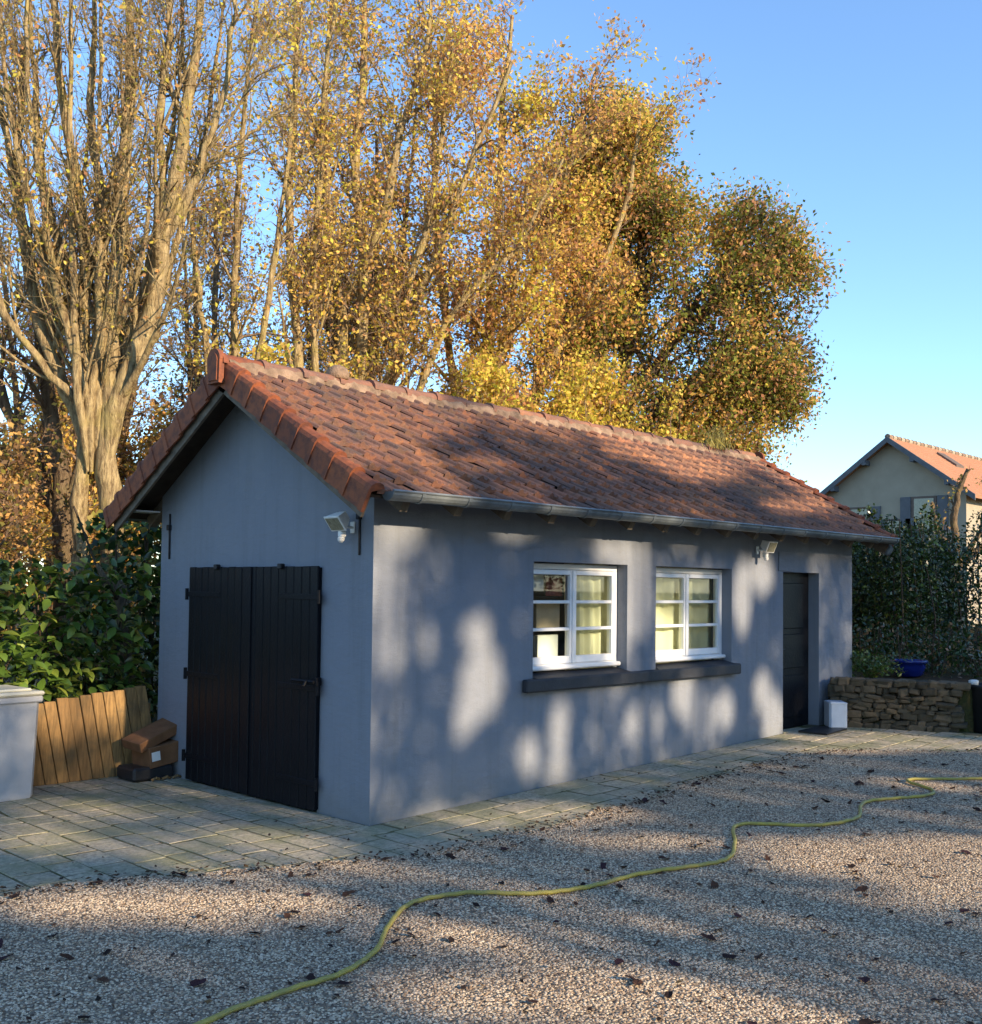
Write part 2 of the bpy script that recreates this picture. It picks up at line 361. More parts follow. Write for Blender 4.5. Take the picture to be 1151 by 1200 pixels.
# ================================================================== GARAGE BUILDING
W, L = 3.03, 7.53
YR, ZR, SL = W/2, 3.47, .60            # ridge y, roof plane apex z, slope
ZE = 2.385
OV, VO = .33, .33                      # eave overhang, verge overhang
def zroof(y): return ZR-abs(y-YR)*SL
house = empty('garage_building', (0, 0, 0), 'small grey rendered outbuilding with red tiled gable roof and dark doors', 'outbuilding')
bw = MB()
def wall_grid(b, u0, u1, v0, v1, holes, fn, th):
    us = sorted({u0, u1, *[h[0] for h in holes], *[h[1] for h in holes]}); vs = sorted({v0, v1, *[h[2] for h in holes], *[h[3] for h in holes]})
    us = [q for q in us if u0 <= q <= u1]; vs = [q for q in vs if v0 <= q <= v1]
    solid = lambda i, j: 0 <= i < len(us)-1 and 0 <= j < len(vs)-1 and not any(h[0] <= (us[i]+us[i+1])/2 <= h[1] and h[2] <= (vs[j]+vs[j+1])/2 <= h[3] for h in holes)
    for i in range(len(us)-1):
        for j in range(len(vs)-1):
            if not solid(i, j): continue
            a, c, d, e = us[i], us[i+1], vs[j], vs[j+1]
            b.add([fn(a, d, 0), fn(c, d, 0), fn(c, e, 0), fn(a, e, 0)], [(0, 1, 2, 3)])
            b.add([fn(a, d, th), fn(c, d, th), fn(c, e, th), fn(a, e, th)], [(3, 2, 1, 0)])
            for (ii, jj, q) in ((i-1, j, ((a, d), (a, e))), (i+1, j, ((c, e), (c, d))), (i, j-1, ((c, d), (a, d))), (i, j+1, ((a, e), (c, e)))):
                if not solid(ii, jj): b.add([fn(*q[0], 0), fn(*q[1], 0), fn(*q[1], th), fn(*q[0], th)], [(0, 1, 2, 3)])
WIN = [(1.725, 3.015, .955, 1.93), (3.463, 4.80, .955, 1.93)]
DOOR = (5.86, 6.69, -.1, 1.92); GAR = (.62, 2.42, -.1, 1.82)
TH = .24
wall_grid(bw, 0, L, -.1, zroof(0)-.06, [(*q,) for q in WIN]+[DOOR], lambda u, v, d: (u, d, v), TH)
wall_grid(bw, TH, W-TH, -.1, 2.3, [GAR], lambda u, v, d: (d, u, v), TH)
wall_grid(bw, TH, W-TH, -.1, 2.3, [], lambda u, v, d: (L-d, u, v), TH)
wall_grid(bw, 0, L, -.1, zroof(0)-.06, [], lambda u, v, d: (u, W-d, v), TH)
for xa, xb in ((0, TH), (L-TH, L)):
    ys = [TH, YR, W-TH]; pr = [(TH, 2.3), (TH, zroof(TH)-.06), (YR, ZR-.06), (W-TH, zroof(TH)-.06), (W-TH, 2.3)]
    bw.add([(xa, y, z) for y, z in pr]+[(xb, y, z) for y, z in pr], [(0, 4, 3, 2, 1), (5, 6, 7, 8, 9)])
    zt = zroof(0)-.06; zi = zroof(TH)-.06
    for ya, yb, za, zb in ((0, TH, zt, zi), (W-TH, W, zi, zt)):     # little wedges above the side walls
        bw.add([(xa, ya, zt), (xa, yb, zt), (xa, ya, za), (xa, yb, zb), (xb, ya, zt), (xb, yb, zt), (xb, ya, za), (xb, yb, zb)], [(0, 1, 3, 2), (4, 6, 7, 5)])
wall = bw.build('wall', 'wall_render', house)
b = MB(); b.box(TH, L-TH, TH, W-TH, 0, .05); b.box(TH+.002, L-TH, W-TH-.5, W-TH-.48, .05, 2.3); b.build('floor_slab', 'room_paint', house)

# ---- roof: boarding, rafters, tiles
rb = MB()
for sg in (-1, 1):
    ye = YR+sg*(YR+OV)
    q = [(YR, ZR-.03), (ye, zroof(ye)-.03), (ye, zroof(ye)-.055), (YR, ZR-.055)]
    vs = [(-VO+.02, y, z) for y, z in q]+[(L+VO-.02, y, z) for y, z in q]
    rb.add(vs, [(0, 1, 2, 3), (7, 6, 5, 4), (0, 4, 5, 1), (1, 5, 6, 2), (2, 6, 7, 3)])
roof = rb.build('roof', 'dark_wood', house)
GA, TWD = .196, .186                    # gauge and width of a tile
ang = math.atan(SL); NROW = 11
prof = [(-.002, .007), (.009, .024), (.026, .033), (.043, .024), (.056, .005), (.084, .000), (.102, .013), (.120, .000), (.152, -.003), (.168, .003), (.184, .007)]
def tile_mesh(sd):
    rr = random.Random(sd); b = MB(); n = len(prof); ln = GA+.05
    for k, v in enumerate((0, .02, ln)):
        for u, z in prof: b.v.append((u, v, z+.026*(1-v/ln)+(0 if k else -.002)+rr.uniform(-.001, .001)))
    for u, z in prof: b.v.append((u, .002, -.004))
    for k in (0, 1):
        for i in range(n-1): b.f.append((k*n+i, k*n+i+1, (k+1)*n+i+1, (k+1)*n+i))
    for i in range(n-1): b.f.append((3*n+i, 3*n+i+1, i+1, i))
    return b
TM = []
for k in range(5):
    me = tile_mesh(k).mesh('roof_tile'); me.materials.append(MATS['roof_tile']); TM.append(me)
XT0, XT1 = -VO+.06, L+VO-.08
y_eave = -OV-.03
slots = []
NC = int((XT1-XT0)/TWD)+1
for r in range(NROW):
    for c in range(NC+1):
        x = XT0+c*TWD-(TWD/2 if r % 2 else 0)
        if x < XT0-.06 or x > XT1: continue
        dv = r*GA; y = y_eave+dv*math.cos(ang)
        slots.append((x, y, zroof(y)-.012))
slots.sort(key=lambda q: (q[0]-CAM[0])**2+(q[1]-CAM[1])**2)
FV, FF, FR = [], [], []
def add_far(M):
    b = tile_mesh(random.randrange(99)); k = len(FV); FV.extend([tuple(M@Vector(q)) for q in b.v]); FF.extend([tuple(i+k for i in f) for f in b.f]); FR.extend([random.random()**1.0]*len(b.v))
for i, (x, y, z) in enumerate(slots):
    rot = (ang-.07+random.gauss(0, .012), random.gauss(0, .012), random.gauss(0, .012))
    loc = (x+random.gauss(0, .003), y+random.gauss(0, .004), z+random.uniform(0, .006))
    if i < 300: inst('roof_tile', random.choice(TM), roof, loc, rot)
    else: add_far(Matrix.Translation(loc)@Matrix.Rotation(rot[0], 4, 'X'))
for r in range(NROW):
    for c in range(NC+1):
        x = XT0+c*TWD-(TWD/2 if r % 2 else 0); y = W-(y_eave+r*GA*math.cos(ang))
        if x < XT0-.06 or x > XT1: continue
        add_far(Matrix.Translation((x+TWD, y, zroof(y)-.012))@Matrix.Rotation(math.pi, 4, 'Z')@Matrix.Rotation(ang-.07, 4, 'X'))
tag(np_obj('roof_tiling', FV, FF, 'roof_tile_far', roof, rnd=FR), kind='stuff')
# verge tiles on the four rakes
VG = .238
def verge_mesh():
    b = MB(); ln = VG+.03; n = 9
    # local: x outward negative, y up the slope, z normal to slope
    sec = [(.065, .030), (.045, .048), (.015, .058), (-.02, .056), (-.045, .040), (-.055, .01), (-.055, -.150), (-.038, -.150), (-.036, .0)]
    sec2 = [(.065, .030), (.045, .058), (.015, .070), (-.025, .068), (-.054, .048), (-.066, .01), (-.066, -.155), (-.038, -.155), (-.036, .0)]
    rows = [(0, sec2), (.05, sec2), (.052, sec), (ln, sec)]
    for y, sc in rows: b.v += [(x, y, z-(.012 if y > .1 else 0)) for x, z in sc]
    for k in range(3): b.f += [(k*n+i, k*n+i+1, (k+1)*n+i+1, (k+1)*n+i) for i in range(n-1)]
    b.f.append(tuple(range(n-1, -1, -1)))
    return b
vm = verge_mesh().mesh('verge_tile'); vm.materials.append(MATS['verge_clay'])
for end in (0, 1):
    for sg in (1, -1):
        for r in range(9):
            y = y_eave-.03+r*VG*math.cos(ang)*1.005
            yy = y if sg == 1 else W-y
            xo = -VO+.02 if end == 0 else L+VO-.02
            mx = (1 if end == 0 else -1)
            M = Matrix.Translation((xo, yy, zroof(yy)+.012))@Matrix.Diagonal((mx, sg, 1, 1))@Matrix.Rotation(ang-.02, 4, 'X')
            o = inst('verge_tile', vm, roof); o.matrix_local = M
# ridge: end caps, half round ridge tiles, mortar
rm = MB(); n = 9; ln = .42
for k, (x, rd) in enumerate(((0, .108), (.05, .108), (.052, .095), (ln, .09))):
    for j in range(n):
        a = math.pi*(-.05+1.1*j/(n-1)); rm.v.append((x, rd*math.cos(a), rd*.8*math.sin(a)))
rm.f = [(k*n+j, (k+1)*n+j, (k+1)*n+j+1, k*n+j+1) for k in range(3) for j in range(n-1)]+[tuple(range(n))]
rme = rm.mesh('ridge_tile'); rme.materials.append(MATS['verge_clay'])
rme2 = rm.mesh('ridge_tile'); rme2.materials.append(MATS['roof_tile'])
x = -VO-.06; k = 0
while x < L+VO-.3:
    inst('ridge_tile', rme if k < 1 else rme2, roof, (x, YR+random.gauss(0, .006), ZR+.005+random.uniform(-.008, .008)), (0, random.gauss(0, .012), random.gauss(0, .012))); x += .385; k += 1
cap = MB()
capp = [(-.085, -.17), (.085, -.17), (.092, .02)]+[(.095*math.cos(a), .02+.09*math.sin(a)) for a in np.linspace(0, math.pi, 9)]+[(-.092, .02)]
k = len(capp); cap.add([(-.025, y, z) for y, z in capp]+[(.02, y, z) for y, z in capp], [tuple(range(k-1, -1, -1)), tuple(range(k, 2*k))]+[(i, (i+1) % k, k+(i+1) % k, k+i) for i in range(k)])
cin = [(y*.72, z*.8-.012) for y, z in capp]
cap.add([(-.034, y, z) for y, z in cin]+[(-.024, y, z) for y, z in cin], [tuple(range(k-1, -1, -1))]+[(i, (i+1) % k, k+(i+1) % k, k+i) for i in range(k)])
cm = cap.mesh('ridge_end_cap'); cm.materials.append(MATS['verge_clay'])
inst('ridge_end_cap', cm, roof, (-VO-.065, YR, ZR+.0)); inst('ridge_end_cap', cm, roof, (L+VO+.05, YR, ZR), (0, 0, math.pi))
mo = MB()
for sg in (-1, 1):                                  # scalloped mortar bedding below the ridge tiles
    x = XT0; V0 = len(mo.v); q = 0
    xs_ = np.arange(-VO, L+VO-.05, .0525); rowv = []
    for i, x in enumerate(xs_):
        d = .125+.022*math.cos(i*math.pi/2)+random.uniform(-.016, .016)
        y1 = YR+sg*.088; y2 = YR+sg*d
        mo.v += [(x, y1, ZR+.022+random.uniform(-.008, .012)), (x, YR+sg*(d*.75+.02), zroof(y2)+.058), (x, y2, zroof(y2)+.012)]
    for i in range(len(xs_)-1):
        a = V0+3*i
        for j in (0, 1): mo.f.append((a+j, a+j+3, a+j+4, a+j+1) if sg < 0 else (a+j, a+j+1, a+j+4, a+j+3))
mo.build('mortar', 'mortar', roof, True)
mb_ = MB(); mb_.lathe([(.10, -.02), (.105, .03), (.085, .075), (.04, .10), (.005, .105)], 12, (.80, YR-.02, ZR+.06)); mb_.build('mortar_lump', 'mortar', roof, True)
# grass tuft growing near the far end of the ridge is added with the plants
# rafter tails, rake boards
for i in range(15):
    x = .05+i*.53
    for sg in (-1, 1):
        b = MB(); M = Matrix.Translation((x, YR, ZR-.056))@Matrix.Diagonal((1, sg, 1, 1))@Matrix.Rotation(-ang, 4, 'X')
        b.box(-.035, .035, 1.45/math.cos(ang), (YR+OV-.02)/math.cos(ang), -.10, 0, M); b.build('rafter', 'rafter_wood', roof)
for xa, xb in ((-VO+.005, -VO+.03), (L+VO-.03, L+VO-.005)):
    for sg in (-1, 1):
        b = MB(); M = Matrix.Translation((0, YR, ZR-.045))@Matrix.Diagonal((1, sg, 1, 1))@Matrix.Rotation(-ang, 4, 'X')
        b.box(xa, xb, .0, (YR+OV)/math.cos(ang), -.165, -.01, M); b.build('rake_board', 'rafter_wood', roof)
# gutters with hooks
def gutter(yc, zc, x0, x1, nm='gutter'):
    b = MB(); n = 9; r1, r2 = .062, .056
    for x in (x0, x1):
        for rd in (r1, r2):
            for j in range(n):
                a = math.pi+math.pi*j/(n-1); b.v.append((x, yc+rd*math.cos(a), zc+rd*math.sin(a)))
    for k, fl in ((0, 0), (1, 1)):
        for j in range(n-1):
            f = (k*n+j, k*n+j+1, 2*n+k*n+j+1, 2*n+k*n+j); b.f.append(f if not fl else f[::-1])
    for q in (0, 2*n): b.f.append(tuple(q+j for j in range(n)))
    sgn = -1 if yc < 1 else 1
    b.tube([(x0, yc+sgn*.062, zc+.004), (x1, yc+sgn*.062, zc+.004)], .010, 8)
    g = b.build(nm, 'zinc', house)
    for i in range(18):
        x = x0+.28+i*.455
        if x > x1: break
        h = MB(); pts = [(x, yc+.069*math.cos(a), zc+.069*math.sin(a)) for a in np.linspace(math.pi, 2*math.pi, 9)]
        for q in range(8):
            p0, p1 = Vector(pts[q]), Vector(pts[q+1]); k = len(h.v); c0 = Vector((x, yc, zc)); i0 = c0+(p0-c0)*.9; i1 = c0+(p1-c0)*.9; e = Vector((.016, 0, 0))
            h.add([p0-e, p1-e, p1+e, p0+e, i0-e, i1-e, i1+e, i0+e], [(0, 1, 2, 3), (4, 7, 6, 5), (0, 4, 5, 1), (3, 2, 6, 7)])
        h.build('gutter_hook', 'zinc', g)
    return g
g1 = gutter(-OV-.065, 2.352, -VO+.12, L+VO-.02)
g2 = gutter(W+OV+.065, 2.352, -VO+.12, L+VO-.02)
b = MB(); b.tube([(L+VO-.14, -OV-.065, 2.32), (L+VO-.14, -OV-.065, 2.24), (L+VO-.145, -OV-.045, 2.19), (L+VO-.15, -OV-.02, 2.16)], .04, 12); b.build('downpipe', 'zinc', house, True)
b = MB(); b.box(-VO+.1, .01, W+.05, W+OV+.02, 2.36, 2.372); b.build('soffit', 'white_paint', house)

# ---- windows
def window(x0, x1, z0, z1):
    yf, yb = .105, .165
    b = MB(); fw_ = .05
    b.cbox(x0, x1, yf+.01, yb+.02, z1-fw_, z1, .004); b.cbox(x0, x0+fw_, yf+.01, yb+.02, z0, z1-fw_, .004); b.cbox(x1-fw_, x1, yf+.01, yb+.02, z0, z1-fw_, .004)
    b.cbox(x0+fw_, x1-fw_, yf+.01, yb+.02, z0+.03, z0+.075, .004)
    b.cbox(x0+.005, x1-.005, yf-.045, yf+.012, z0+.03, z0+.068, .01)          # drip rail
    fr = b.build('window', 'white_paint', house)
    xm = (x0+x1)/2; zt, zb = z1-fw_-.003, z0+.078
    for a, c in ((x0+fw_+.003, xm-.003), (xm+.003, x1-fw_-.003)):
        s = MB(); st = .042; br = .062
        s.cbox(a, a+st, yf, yb, zb, zt, .004); s.cbox(c-st, c, yf, yb, zb, zt, .004)
        s.cbox(a+st, c-st, yf+.001, yb, zt-st, zt, .004); s.cbox(a+st, c-st, yf+.001, yb, zb, zb+br, .004)
        sash = s.build('sash', 'white_paint', fr)
        za, zc = zb+br, zt-st; h = (zc-za)/3
        for k in (1, 2):
            g = MB(); g.cbox(a+st, c-st, yf+.006, yb-.006, za+h*k-.014, za+h*k+.014, .003); g.build('glazing_bar', 'white_paint', fr)
        for k in range(3):
            g = MB(); g.add([(a+st-.004, yf+.03, za+h*k+.008), (c-st+.004, yf+.03, za+h*k+.008), (c-st+.004, yf+.03, za+h*(k+1)-.008), (a+st-.004, yf+.03, za+h*(k+1)-.008)], [(0, 1, 2, 3)])
            g.build('pane', 'glass', fr)
    g = MB(); g.cbox(xm-.02, xm+.02, yf-.012, yf-.001, zb, zt, .004); g.build('cover_strip', 'white_paint', fr)
    return fr
for q in WIN: window(q[0]+.0, q[1]-.0, q[2]+.02, q[3]-.01)
b = MB(); b.cbox(1.587, 4.885, -.07, -.002, .845, .953, .012); b.build('window_sill', 'sill_paint', house)
for q in WIN:
    b = MB(); b.add([(q[0]+.002, -.05, .9545), (q[1]-.002, -.05, .9545), (q[1]-.002, .12, .99), (q[0]+.002, .12, .99), (q[0]+.002, .12, .94), (q[1]-.002, .12, .94)], [(0, 1, 2, 3), (3, 2, 5, 4)]); b.build('sill_slope', 'sill_paint', house)
def curtain(x0, x1, z0, z1, y, label, sd):
    rr = random.Random(sd); b = MB(); nx, nz = 60, 10; ph = rr.uniform(0, 6)
    for j in range(nz+1):
        for i in range(nx+1):
            u = i/nx; v = j/nz
            x = x0+(x1-x0)*u; a = .02*math.sin(u*30+ph+.6*math.sin(v*2+u*5))+.012*math.sin(u*53+ph*2)
            b.v.append((x+.01*math.sin(v*3+ph), y+a*(.6+.4*v), z0+(z1-z0)*v))
    n = nx+1; b.f = [(j*n+i, j*n+i+1, (j+1)*n+i+1, (j+1)*n+i) for j in range(nz) for i in range(nx)]
    o = b.build('curtain', 'curtain_cloth', None, True); tag(o, label, 'curtain')
curtain(2.42, 3.03, .94, 1.97, .23, 'pale curtain behind the right sash of the window with boxes', 3)
curtain(3.44, 4.83, .94, 1.97, .23, 'pale pleated curtain across the whole window beside the black door', 5)
def item(name, mat, label, cat, x0, x1, y0, y1, z0, z1, c=.004):
    b = MB(); b.cbox(x0, x1, y0, y1, z0, z1, c); return tag(b.build(name, mat), label, cat)
item('cardboard_box', 'pale_card', 'beige carton behind the middle pane of the window with boxes', 'box', 1.99, 2.30, .20, .44, 1.345, 1.585)
item('storage_box', 'white_paper', 'white box behind the bottom pane of the window with boxes', 'box', 2.01, 2.28, .20, .50, .99, 1.30)
item('paper_sheet', 'white_paper', 'pale paper sheet taped behind the top pane of the window', 'paper', 1.88, 2.08, .20, .204, 1.68, 1.90, .001)
item('picture', 'red_print', 'dark reddish print leaning behind the top pane of the window', 'picture', 2.16, 2.38, .24, .25, 1.638, 1.80, .002)
b = MB(); b.cbox(1.80, 2.36, .25, .60, 1.32, 1.34, .004); b.cbox(1.80, 2.36, .25, .60, .965, .985, .004); b.cbox(1.80, 2.36, .25, .60, 1.615, 1.635, .004)
for x in (1.81, 2.34): b.cbox(x, x+.02, .585, .605, .05, 1.9, .003)
tag(b.build('shelf', 'dark_wood'), 'dark shelves standing behind the window with boxes', 'shelf')

# ---- entrance door
dx0, dx1, dz0, dz1 = DOOR[0], DOOR[1], gz(6)+.01, 1.92
b = MB(); b.cbox(dx0, dx1, .13, .19, dz0, dz1, .006); door = b.build('door', 'door_paint', house)
for k, (za, zb) in enumerate(((dz0+.12, .75), (.83, 1.22), (1.28, 1.80))):
    b = MB(); b.cbox(dx0+.12, dx1-.12, .118, .131, za, zb, .008); b.build('door_panel', 'door_paint', door)
b = MB(); b.tube([(dx0+.07, .13, 1.05), (dx0+.07, .085, 1.05), (dx0+.17, .08, 1.05)], .009, 8); b.build('door_handle', 'black_iron', door)
b = MB(); b.cbox(dx0-.005, dx1+.005, -.02, .13, dz0-.1, dz0-.004, .01); b.build('threshold', 'slab_stone', house)
# ---- double garage door
gy = [.59, 1.52, 2.452]
for k in (0, 1):
    ya, yb = gy[k]+.003, gy[k+1]-.003; zt = 1.853; zb0 = .015
    b = MB(); b.box(-.022, .02, ya+.01, yb-.01, zb0+.01, zt-.01); leaf = b.build('garage_door', 'door_paint', house)
    nb = 9; wd = (yb-ya)/nb
    for i in range(nb):
        e = random.uniform(-.004, .004); bb = MB(); bb.cbox(-.047+random.uniform(-.003, .003), -.0225, ya+i*wd+.0025, ya+(i+1)*wd-.0025, zb0+e, zt+e*.6, .006); bb.build('board', 'door_paint', leaf)
    for z in (.22, .93, 1.62):
        bb = MB(); yo = ya if k == 0 else yb; s_ = 1 if k == 0 else -1
        y1, y2 = sorted((yo-s_*.03, yo+s_*.50)); bb.cbox(-.053, -.0475, y1, y2, z-.022, z+.022, .003)
        bb.tube([(-.05, yo-s_*.028, z-.05), (-.05, yo-s_*.028, z+.05)], .016, 8); bb.build('strap_hinge', 'door_paint', leaf)
    if k == 0:
        bb = MB(); bb.cbox(-.062, -.048, gy[1]-.05, gy[1]+.035, zb0, zt, .005); bb.build('cover_strip', 'door_paint', leaf)
        bb = MB(); bb.tube([(-.085, gy[0]-.02, .985), (-.085, gy[0]+.26, .985)], .012, 8); bb.tube([(-.06, gy[0]+.06, .985), (-.1, gy[0]+.06, .985), (-.12, gy[0]+.06, .95)], .011, 8); bb.cbox(-.075, -.02, gy[0]-.035, gy[0]-.005, .955, 1.015, .004); bb.build('bolt', 'door_paint', leaf)
    bb = MB(); bb.cbox(-.075, -.03, gy[k]+.45, gy[k]+.50, zt-.02, zt+.022, .006); bb.build('stop_block', 'black_iron', leaf)
# iron anchors on the gable
for y in (.15, W-.16):
    b = MB(); b.cbox(-.018, -.001, y-.007, y+.007, 1.93, 2.34, .003); b.cbox(-.035, -.001, y-.02, y+.02, 2.19, 2.24, .005); b.build('iron_anchor', 'black_iron', house)
# conduit patch by the far lamp
b = MB(); b.cbox(5.75, 6.05, -.012, -.001, 1.93, 2.14, .003); b.build('cable_cover', 'wall_render', house)

# ---- floodlights
def floodlight(loc, rz, label, tilt):
    o = empty('floodlight', loc, label, 'floodlight', None, rz); o.scale = (.85, .85, .85)           # local -y is away from the wall
    b = MB(); b.cbox(-.03, .03, -.012, 0, -.05, .05, .004); b.tube([(0, -.01, 0), (0, -.09, .0), (0, -.10, .03)], .012, 8); b.build('bracket', 'lamp_plastic', o)
    M = Matrix.Translation((0, -.15, .06))@Matrix.Rotation(R(tilt), 4, 'X')
    b = MB(); vs = [(-.095, -.05, -.07), (.095, -.05, -.07), (.095, -.05, .07), (-.095, -.05, .07), (-.055, .05, -.045), (.055, .05, -.045), (.055, .05, .045), (-.055, .05, .045)]
    b.add([M@Vector(q) for q in vs], [(0, 1, 5, 4), (1, 2, 6, 5), (2, 3, 7, 6), (3, 0, 4, 7), (4, 5, 6, 7)])
    for k in range(-3, 4): b.box(k*.014-.002, k*.014+.002, .03, .068, -.04, .04, M)
    h = b.build('housing', 'lamp_plastic', o)
    b = MB(); b.cbox(-.102, .102, -.066, -.052, -.076, .076, .004, M); b.build('bezel', 'lamp_plastic', o)
    b = MB(); b.box(-.086, .086, -.0695, -.0665, -.06, .06, M); b.build('lens', 'lamp_glass', o)
    b = MB(); b.cbox(-.028, .028, -.15, -.09, -.09, -.03, .01); b.lathe([(.012, -.05), (.028, -.035), (.032, -.01), (.02, .0)], 12, (0, -.13, -.085)); b.build('motion_sensor', 'lamp_plastic', o)
    return o
floodlight((-.001, .235, 2.135), R(-90), 'white floodlight with motion sensor on the gable above the garage door', 38)
floodlight((5.30, -.001, 2.14), 0, 'white floodlight under the eaves beside the black entrance door', 24)

# ================================================================== VEGETATION TOOLS
def unit(a): return a/np.maximum(np.linalg.norm(a, axis=-1, keepdims=True), 1e-9)
def resample(pts, K):
    pts = np.asarray(pts, float); d = np.r_[0, np.cumsum(np.linalg.norm(np.diff(pts, axis=0), axis=1))]; tt = np.linspace(0, d[-1], K)
    # smooth (Catmull-like) by averaging a fine linear resample
    fine = np.stack([np.interp(np.linspace(0, d[-1], K*4), d, pts[:, k]) for k in range(3)], 1)
    for _ in range(3): fine[1:-1] = (fine[:-2]+2*fine[1:-1]+fine[2:])/4
    return fine[np.linspace(0, K*4-1, K).astype(int)]
def sprout(P, Rr, n, t0, t1, a0, a1, l0, l1, K, up, wob, rfrac, taper=.25, rmin=.003, out=None):
    """n children on each polyline of P (N,K0,3); returns (N*n,K,3),(N*n,K)"""
    N, K0, _ = P.shape; idx = np.repeat(np.arange(N), n); M = len(idx)
    tt = rng.uniform(t0, t1, M)*(K0-1); i0 = np.minimum(tt.astype(int), K0-2); fr = (tt-i0)[:, None]
    base = P[idx, i0]*(1-fr)+P[idx, i0+1]*fr; tg = unit(P[idx, i0+1]-P[idx, i0])
    rb = Rr[idx, i0]*(1-fr[:, 0])+Rr[idx, i0+1]*fr[:, 0]
    perp = unit(np.cross(tg, unit(rng.normal(size=(M, 3))))); a = np.radians(rng.uniform(a0, a1, M))[:, None]
    if out is not None: perp = unit(perp+out)
    d = unit(tg*np.cos(a)+perp*np.sin(a)); ln = rng.uniform(l0, l1, M)*(1-.45*tt/(K0-1)); st = (ln/(K-1))[:, None]
    Q = np.empty((M, K, 3)); Q[:, 0] = base; dr = rng.normal(size=(M, 3))*wob
    for k in range(1, K):
        d = unit(d+np.array([0, 0, up])/K+dr/K+rng.normal(size=(M, 3))*wob/K); Q[:, k] = Q[:, k-1]+d*st
    r0_ = np.maximum(rb*rfrac*rng.uniform(.7, 1.1, M), rmin)
    return Q, r0_[:, None]*np.linspace(1, taper, K)[None]
def tubes(P, Rr, n):
    N, K, _ = P.shape; tg = np.empty_like(P); tg[:, 1:-1] = P[:, 2:]-P[:, :-2]; tg[:, 0] = P[:, 1]-P[:, 0]; tg[:, -1] = P[:, -1]-P[:, -2]; tg = unit(tg)
    ref = np.where(np.abs(tg[:, :1, 2:3]) > .9, np.array([1., 0, 0]), np.array([0, 0, 1.])); a = unit(np.cross(tg, np.broadcast_to(ref, tg.shape))); b = np.cross(tg, a)
    th = np.arange(n)*2*np.pi/n
    V = P[:, :, None]+Rr[:, :, None, None]*(a[:, :, None]*np.cos(th)[None, None, :, None]+b[:, :, None]*np.sin(th)[None, None, :, None])
    i = (np.arange(N)[:, None, None]*K+np.arange(K-1)[None, :, None])*n; j = np.arange(n)[None, None]; j2 = (j+1) % n
    F = np.stack([i+j, i+j2, i+n+j2, i+n+j], -1).reshape(-1, 4)
    return V.reshape(-1, 3), F
def join(parts):
    V, F, k = [], [], 0
    for v, f in parts: V.append(v); F.append(f+k); k += len(v)
    return np.concatenate(V), np.concatenate(F)
def leaves(C, size, pal, wts, var=.25, aspect=.6, up=.0, cl=None):
    """rhombic leaves at C; pal palette; cl: per leaf palette index (else random)"""
    n = len(C); nrm = unit(rng.normal(size=(n, 3))+np.array([0, 0, up])); a = unit(np.cross(nrm, rng.normal(size=(n, 3)))); b = np.cross(nrm, a)
    s = (size*rng.uniform(.6, 1.3, n))[:, None]; fold = nrm*s*rng.uniform(-.15, .15, n)[:, None]
    V = np.stack([C-a*s*.5, C+b*s*.5*aspect+fold, C+a*s*.5, C-b*s*.5*aspect+fold], 1).reshape(-1, 3)
    F = np.arange(4*n).reshape(n, 4)
    ci = rng.choice(len(pal), n, p=np.array(wts)/sum(wts)) if cl is None else cl
    c = np.array(pal)[ci]*rng.uniform(1-var, 1+var, n)[:, None]*rng.uniform(.92, 1.08, (n, 3))
    return V, F, np.repeat(c, 4, 0)
GOLD, AMBER, RUST, OLIVE, LIME, BROWN, DGREEN = (.80, .56, .13), (.70, .41, .13), (.52, .27, .13), (.28, .24, .055), (.68, .60, .09), (.26, .16, .08), (.075, .095, .025)
